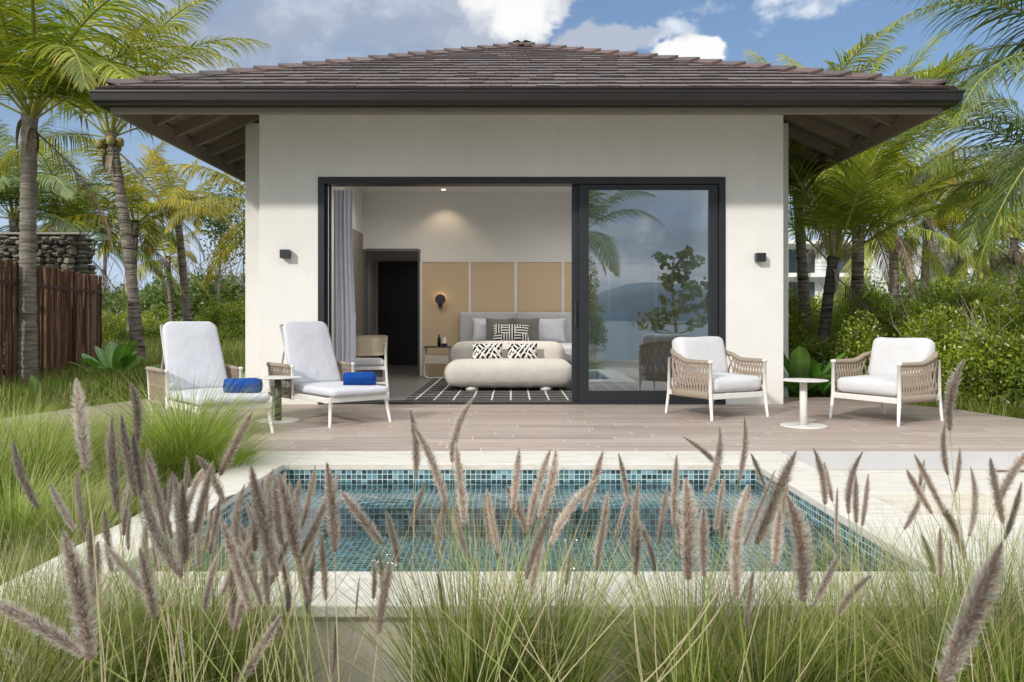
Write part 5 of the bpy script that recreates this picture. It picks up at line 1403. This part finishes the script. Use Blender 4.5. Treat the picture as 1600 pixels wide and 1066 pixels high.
# stalks + plumes
for i, (tx, ty, bx, by, k) in enumerate(PLUMES):
    ln = math.hypot(tx-bx, ty-by); Lr = .150*{'d': 1, 'p': .95, 's': .8}[k]*(.9+.25*((i*37) % 10)/10)
    dd = max(.82, min(2.72, F*Lr/ln))
    tip = at(tx, ty, dd+R.uniform(-.02, .02)); bas = at(bx, by, dd)
    T = (tip-bas); Lw = T.length; T.normalize()
    best = min(range(len(CL)), key=lambda j: (CL[j][0].xy-(bas.xy-T.xy*.9)).length)
    p = CL[best][0]; par = clump_obj[best]; sc0 = Lw/.15
    dv = bas.xy-T.xy*.5-p.xy; dv = dv*min(1, .42/max(.01, dv.length)); root = p+Vector((dv.x+R.uniform(-.04, .04), dv.y+R.uniform(-.04, .04), 0)); hh = bas.z-root.z
    pts = [q-p for q in bez(root, root+Vector(((bas.x-root.x)*.1, (bas.y-root.y)*.3, hh*.5)), bas-Vector((T.x, T.y, max(T.z, .3)))*min(.35, hh*.4), bas+T*.01, 14)]
    b = MB(); b.tube(pts, [.0015-.0006*j/14 for j in range(15)], 5); st_ = b.build('stalk', M_stalk if k != 'p' and i % 4 else M_stalk2, par, True)
    me = {'d': PD, 'p': PP, 's': PS}[k]; o = link('plume', me[i % len(me)], None, st_, bas-p)
    q = T.to_track_quat('Z', 'Y') @ Quaternion((0, 0, 1), R.uniform(0, 6.28)); o.rotation_mode = 'QUATERNION'; o.rotation_quaternion = q
    fat = [1.0, .8, 1.15, .9][i % 4]; o.scale = (sc0*fat, sc0*fat, sc0)
# loose dry stems
for i, (pl) in enumerate([[(770, 619), (790, 680), (800, 760)], [(815, 600), (795, 690), (780, 860)], [(1262, 760), (1262, 900), (1258, 1060)], [(1380, 950), (1340, 1040), (1330, 1080)], [(1330, 790), (1360, 860), (1400, 960)]]):
    pass

# field and bed grass (uncountable)
def scatter(n, x0, x1, y0, y1, test, seed):
    rg = np.random.default_rng(seed); x = rg.uniform(x0, x1, n); y = rg.uniform(y0, y1, n)
    P = [(a, b_, ground_z(a, b_)-.02) for a, b_ in zip(x, y) if test(a, b_)]
    return np.array(P)
def deckside(x, y):
    if y < 6.15: return x < -2.0
    return x < -5.3+.0*y if y < 8 else (x < -5.15+(y-8)*.15 if y < 10.4 else x < -3.6)
o1 = scatter(34000, -7.5, -1.95, 2.6, 8.5, lambda x, y: deckside(x, y) and x > -.75*y-1.2, 1)
V1, F1, C1 = blades(0, 0, .30, .0075, 2, 5, out=1.0, curl=.9, origin=o1, ylw=.45, hz=np.where(o1[:,1]>5.4, .6, 1.0))
o2 = scatter(40000, -12, -3.6, 8.5, 16, lambda x, y: deckside(x, y) and not (x < -6.5-(y-9)*.2 and y < 15.5), 3)
V2, F2, C2 = blades(0, 0, .42, .012, 4, 4, out=.8, curl=.8, origin=o2, ylw=.45)
o3 = scatter(60000, -26, -3.7, 15, 34, lambda x, y: True, 5)
V3, F3, C3 = blades(0, 0, .62, .018, 6, 3, out=.7, curl=.8, origin=o3, ylw=.6)
F2 = F2+len(V1); F3 = F3+len(V1)+len(V2)
me = np_mesh('grass', np.concatenate([V1, V2, V3]), np.concatenate([F1, F2, F3]), None, {'rnd': np.concatenate([C1, C2, C3])})
go = link('grass', me, ML_field); tag(go, 'long green grass covering the ground left of the deck', 'grass', kind='stuff')
o1 = scatter(14000, 3.2, 7.5, 2.6, 4.6, lambda x, y: x > 3.2, 9)
o2 = scatter(20000, 4.4, 9, 6.2, 14, lambda x, y: x > 5.85-(y-6)*.28 and x > 4.3, 10)
V1, F1, C1 = blades(0, 0, .34, .006, 7, 4, out=1.0, origin=o1); V2, F2, C2 = blades(0, 0, .34, .008, 8, 4, out=1.0, origin=o2)
me = np_mesh('ground_cover', np.concatenate([V1, V2]), np.concatenate([F1, F2+len(V1)]), None, {'rnd': np.concatenate([C1, C2])})
go = link('ground_cover', me, ML_field); tag(go, 'grassy ground cover under the hedge at the right', 'ground cover', kind='stuff')

# ------------------------------------------------------------------ white hotel blocks far right
def hotel(label, x0, x1, y, storeys, z0=0, fh=2.9):
    t_ = thing('hotel_building', label, 'building', ((x0+x1)/2, y, 0)); w_ = (x1-x0)/2
    b = MB(); top = z0+storeys*fh
    b.box(-w_, w_, 1.2, 7, -.3, top); b.build('wall', M_hotel, t_)
    b = MB()
    for s_ in range(storeys+1): b.box(-w_, w_, -.6, 1.19, z0+s_*fh-.15, z0+s_*fh+.2)
    nb = max(2, int((x1-x0)/3.6))
    for i in range(nb+1): xx = -w_+(x1-x0)*i/nb; b.box(xx-.12, xx+.12, -.55, 1.18, -.3, top-.16)
    b.build('balcony_frame', M_hotel, t_)
    for s_ in range(storeys):
        for i in range(nb):
            xa = -w_+(x1-x0)*i/nb; b = MB(); b.box(xa+.7, xa+(x1-x0)/nb-.7, 1.14, 1.197, z0+s_*fh+.25, z0+s_*fh+2.4); b.build('window', M_hglass, t_)
            b = MB()
            for q in range(3): b.box(xa+.13, xa+(x1-x0)/nb-.13, -.56, -.53, z0+s_*fh+.45+q*.3, z0+s_*fh+.48+q*.3)
            b.build('railing', M_darkmetal, t_)
hotel('white balconied hotel block between the villa corner and the young palm', 24, 31.5, 70, 3, -.9)
hotel('white balconied hotel block beyond the hedge in the middle', 31.5, 42, 62, 2, .6)
hotel('low white building glimpsed through the scrub near the right edge', 37, 47, 56, 1, -.2)

# ------------------------------------------------------------------ trees by the shore behind the camera (mirrored in the glass)
sg_ = thing('sea_grape_tree', 'round leaved sea grape tree mirrored in the glass door', 'tree', (5.1, -5.6, -.5))
def disc_leaves(n, seed):
    rg = np.random.default_rng(seed); V = []; Fc = []; rnd = []
    b = MB(); ends = []
    rr = random.Random(seed)
    trunk = bez((0, 0, 0), (.1, 0, 1.2), (-.3, 0, 2.2), (-.1, 0, 3.4), 10); b.tube(trunk, [.07-.005*i for i in range(11)], 6)
    for i in range(3, 11):
        for q in range(4):
            a = rr.uniform(0, 2*PI); l_ = rr.uniform(.6, 1.7)*(1.2-i*.06); e_ = trunk[i]+Vector((math.cos(a)*l_, math.sin(a)*l_, l_*rr.uniform(.1, .5)))
            pt = bez(trunk[i], trunk[i].lerp(e_, .4)-Vector((0, 0, .05)), trunk[i].lerp(e_, .8), e_, 6); b.tube(pt, [.02-.0025*j for j in range(7)], 4)
            ends += pt[2:]
    for i in range(n):
        c = np.array(ends[rg.integers(len(ends))])+rg.normal(0, .07, 3); nrm = rg.normal(size=3); nrm /= np.linalg.norm(nrm)
        u = np.cross(nrm, [0, 0, 1.]); u /= np.linalg.norm(u); v = np.cross(nrm, u); r = rg.uniform(.06, .10); b0 = len(V)
        for k in range(6): V.append(c+(u*math.cos(k*PI/3)+v*math.sin(k*PI/3))*r); rnd.append(rg.uniform(0, .6))
        Fc.append(tuple(b0+k for k in range(6)))
    return b, V, Fc, rnd
b, V, Fc, rnd = disc_leaves(620, 5); b.build('trunk', M_branch, sg_, True)
me = np_mesh('leaves', V, Fc, None, {'rnd': rnd}); me.materials.append(ML_wood); link('leaves', me, None, sg_)
palm('shore palm mirrored in the left of the glass door', (2.4, -6.2, -.5), (2.2, -6.2, 3.9), .15, .12, FS_dark, 20, 1.0, M_trunkA, seed=40, lo=.9)
for i, (x, y, s) in enumerate([(1.9, -6.5, 1.2), (2.3, -7.0, .9)]):
    shrub((x, y, -.5), s, i, ['tall shore bush mirrored low in the glass', 'small shore bush mirrored in the glass'][i], i, 1.9-.5*i)
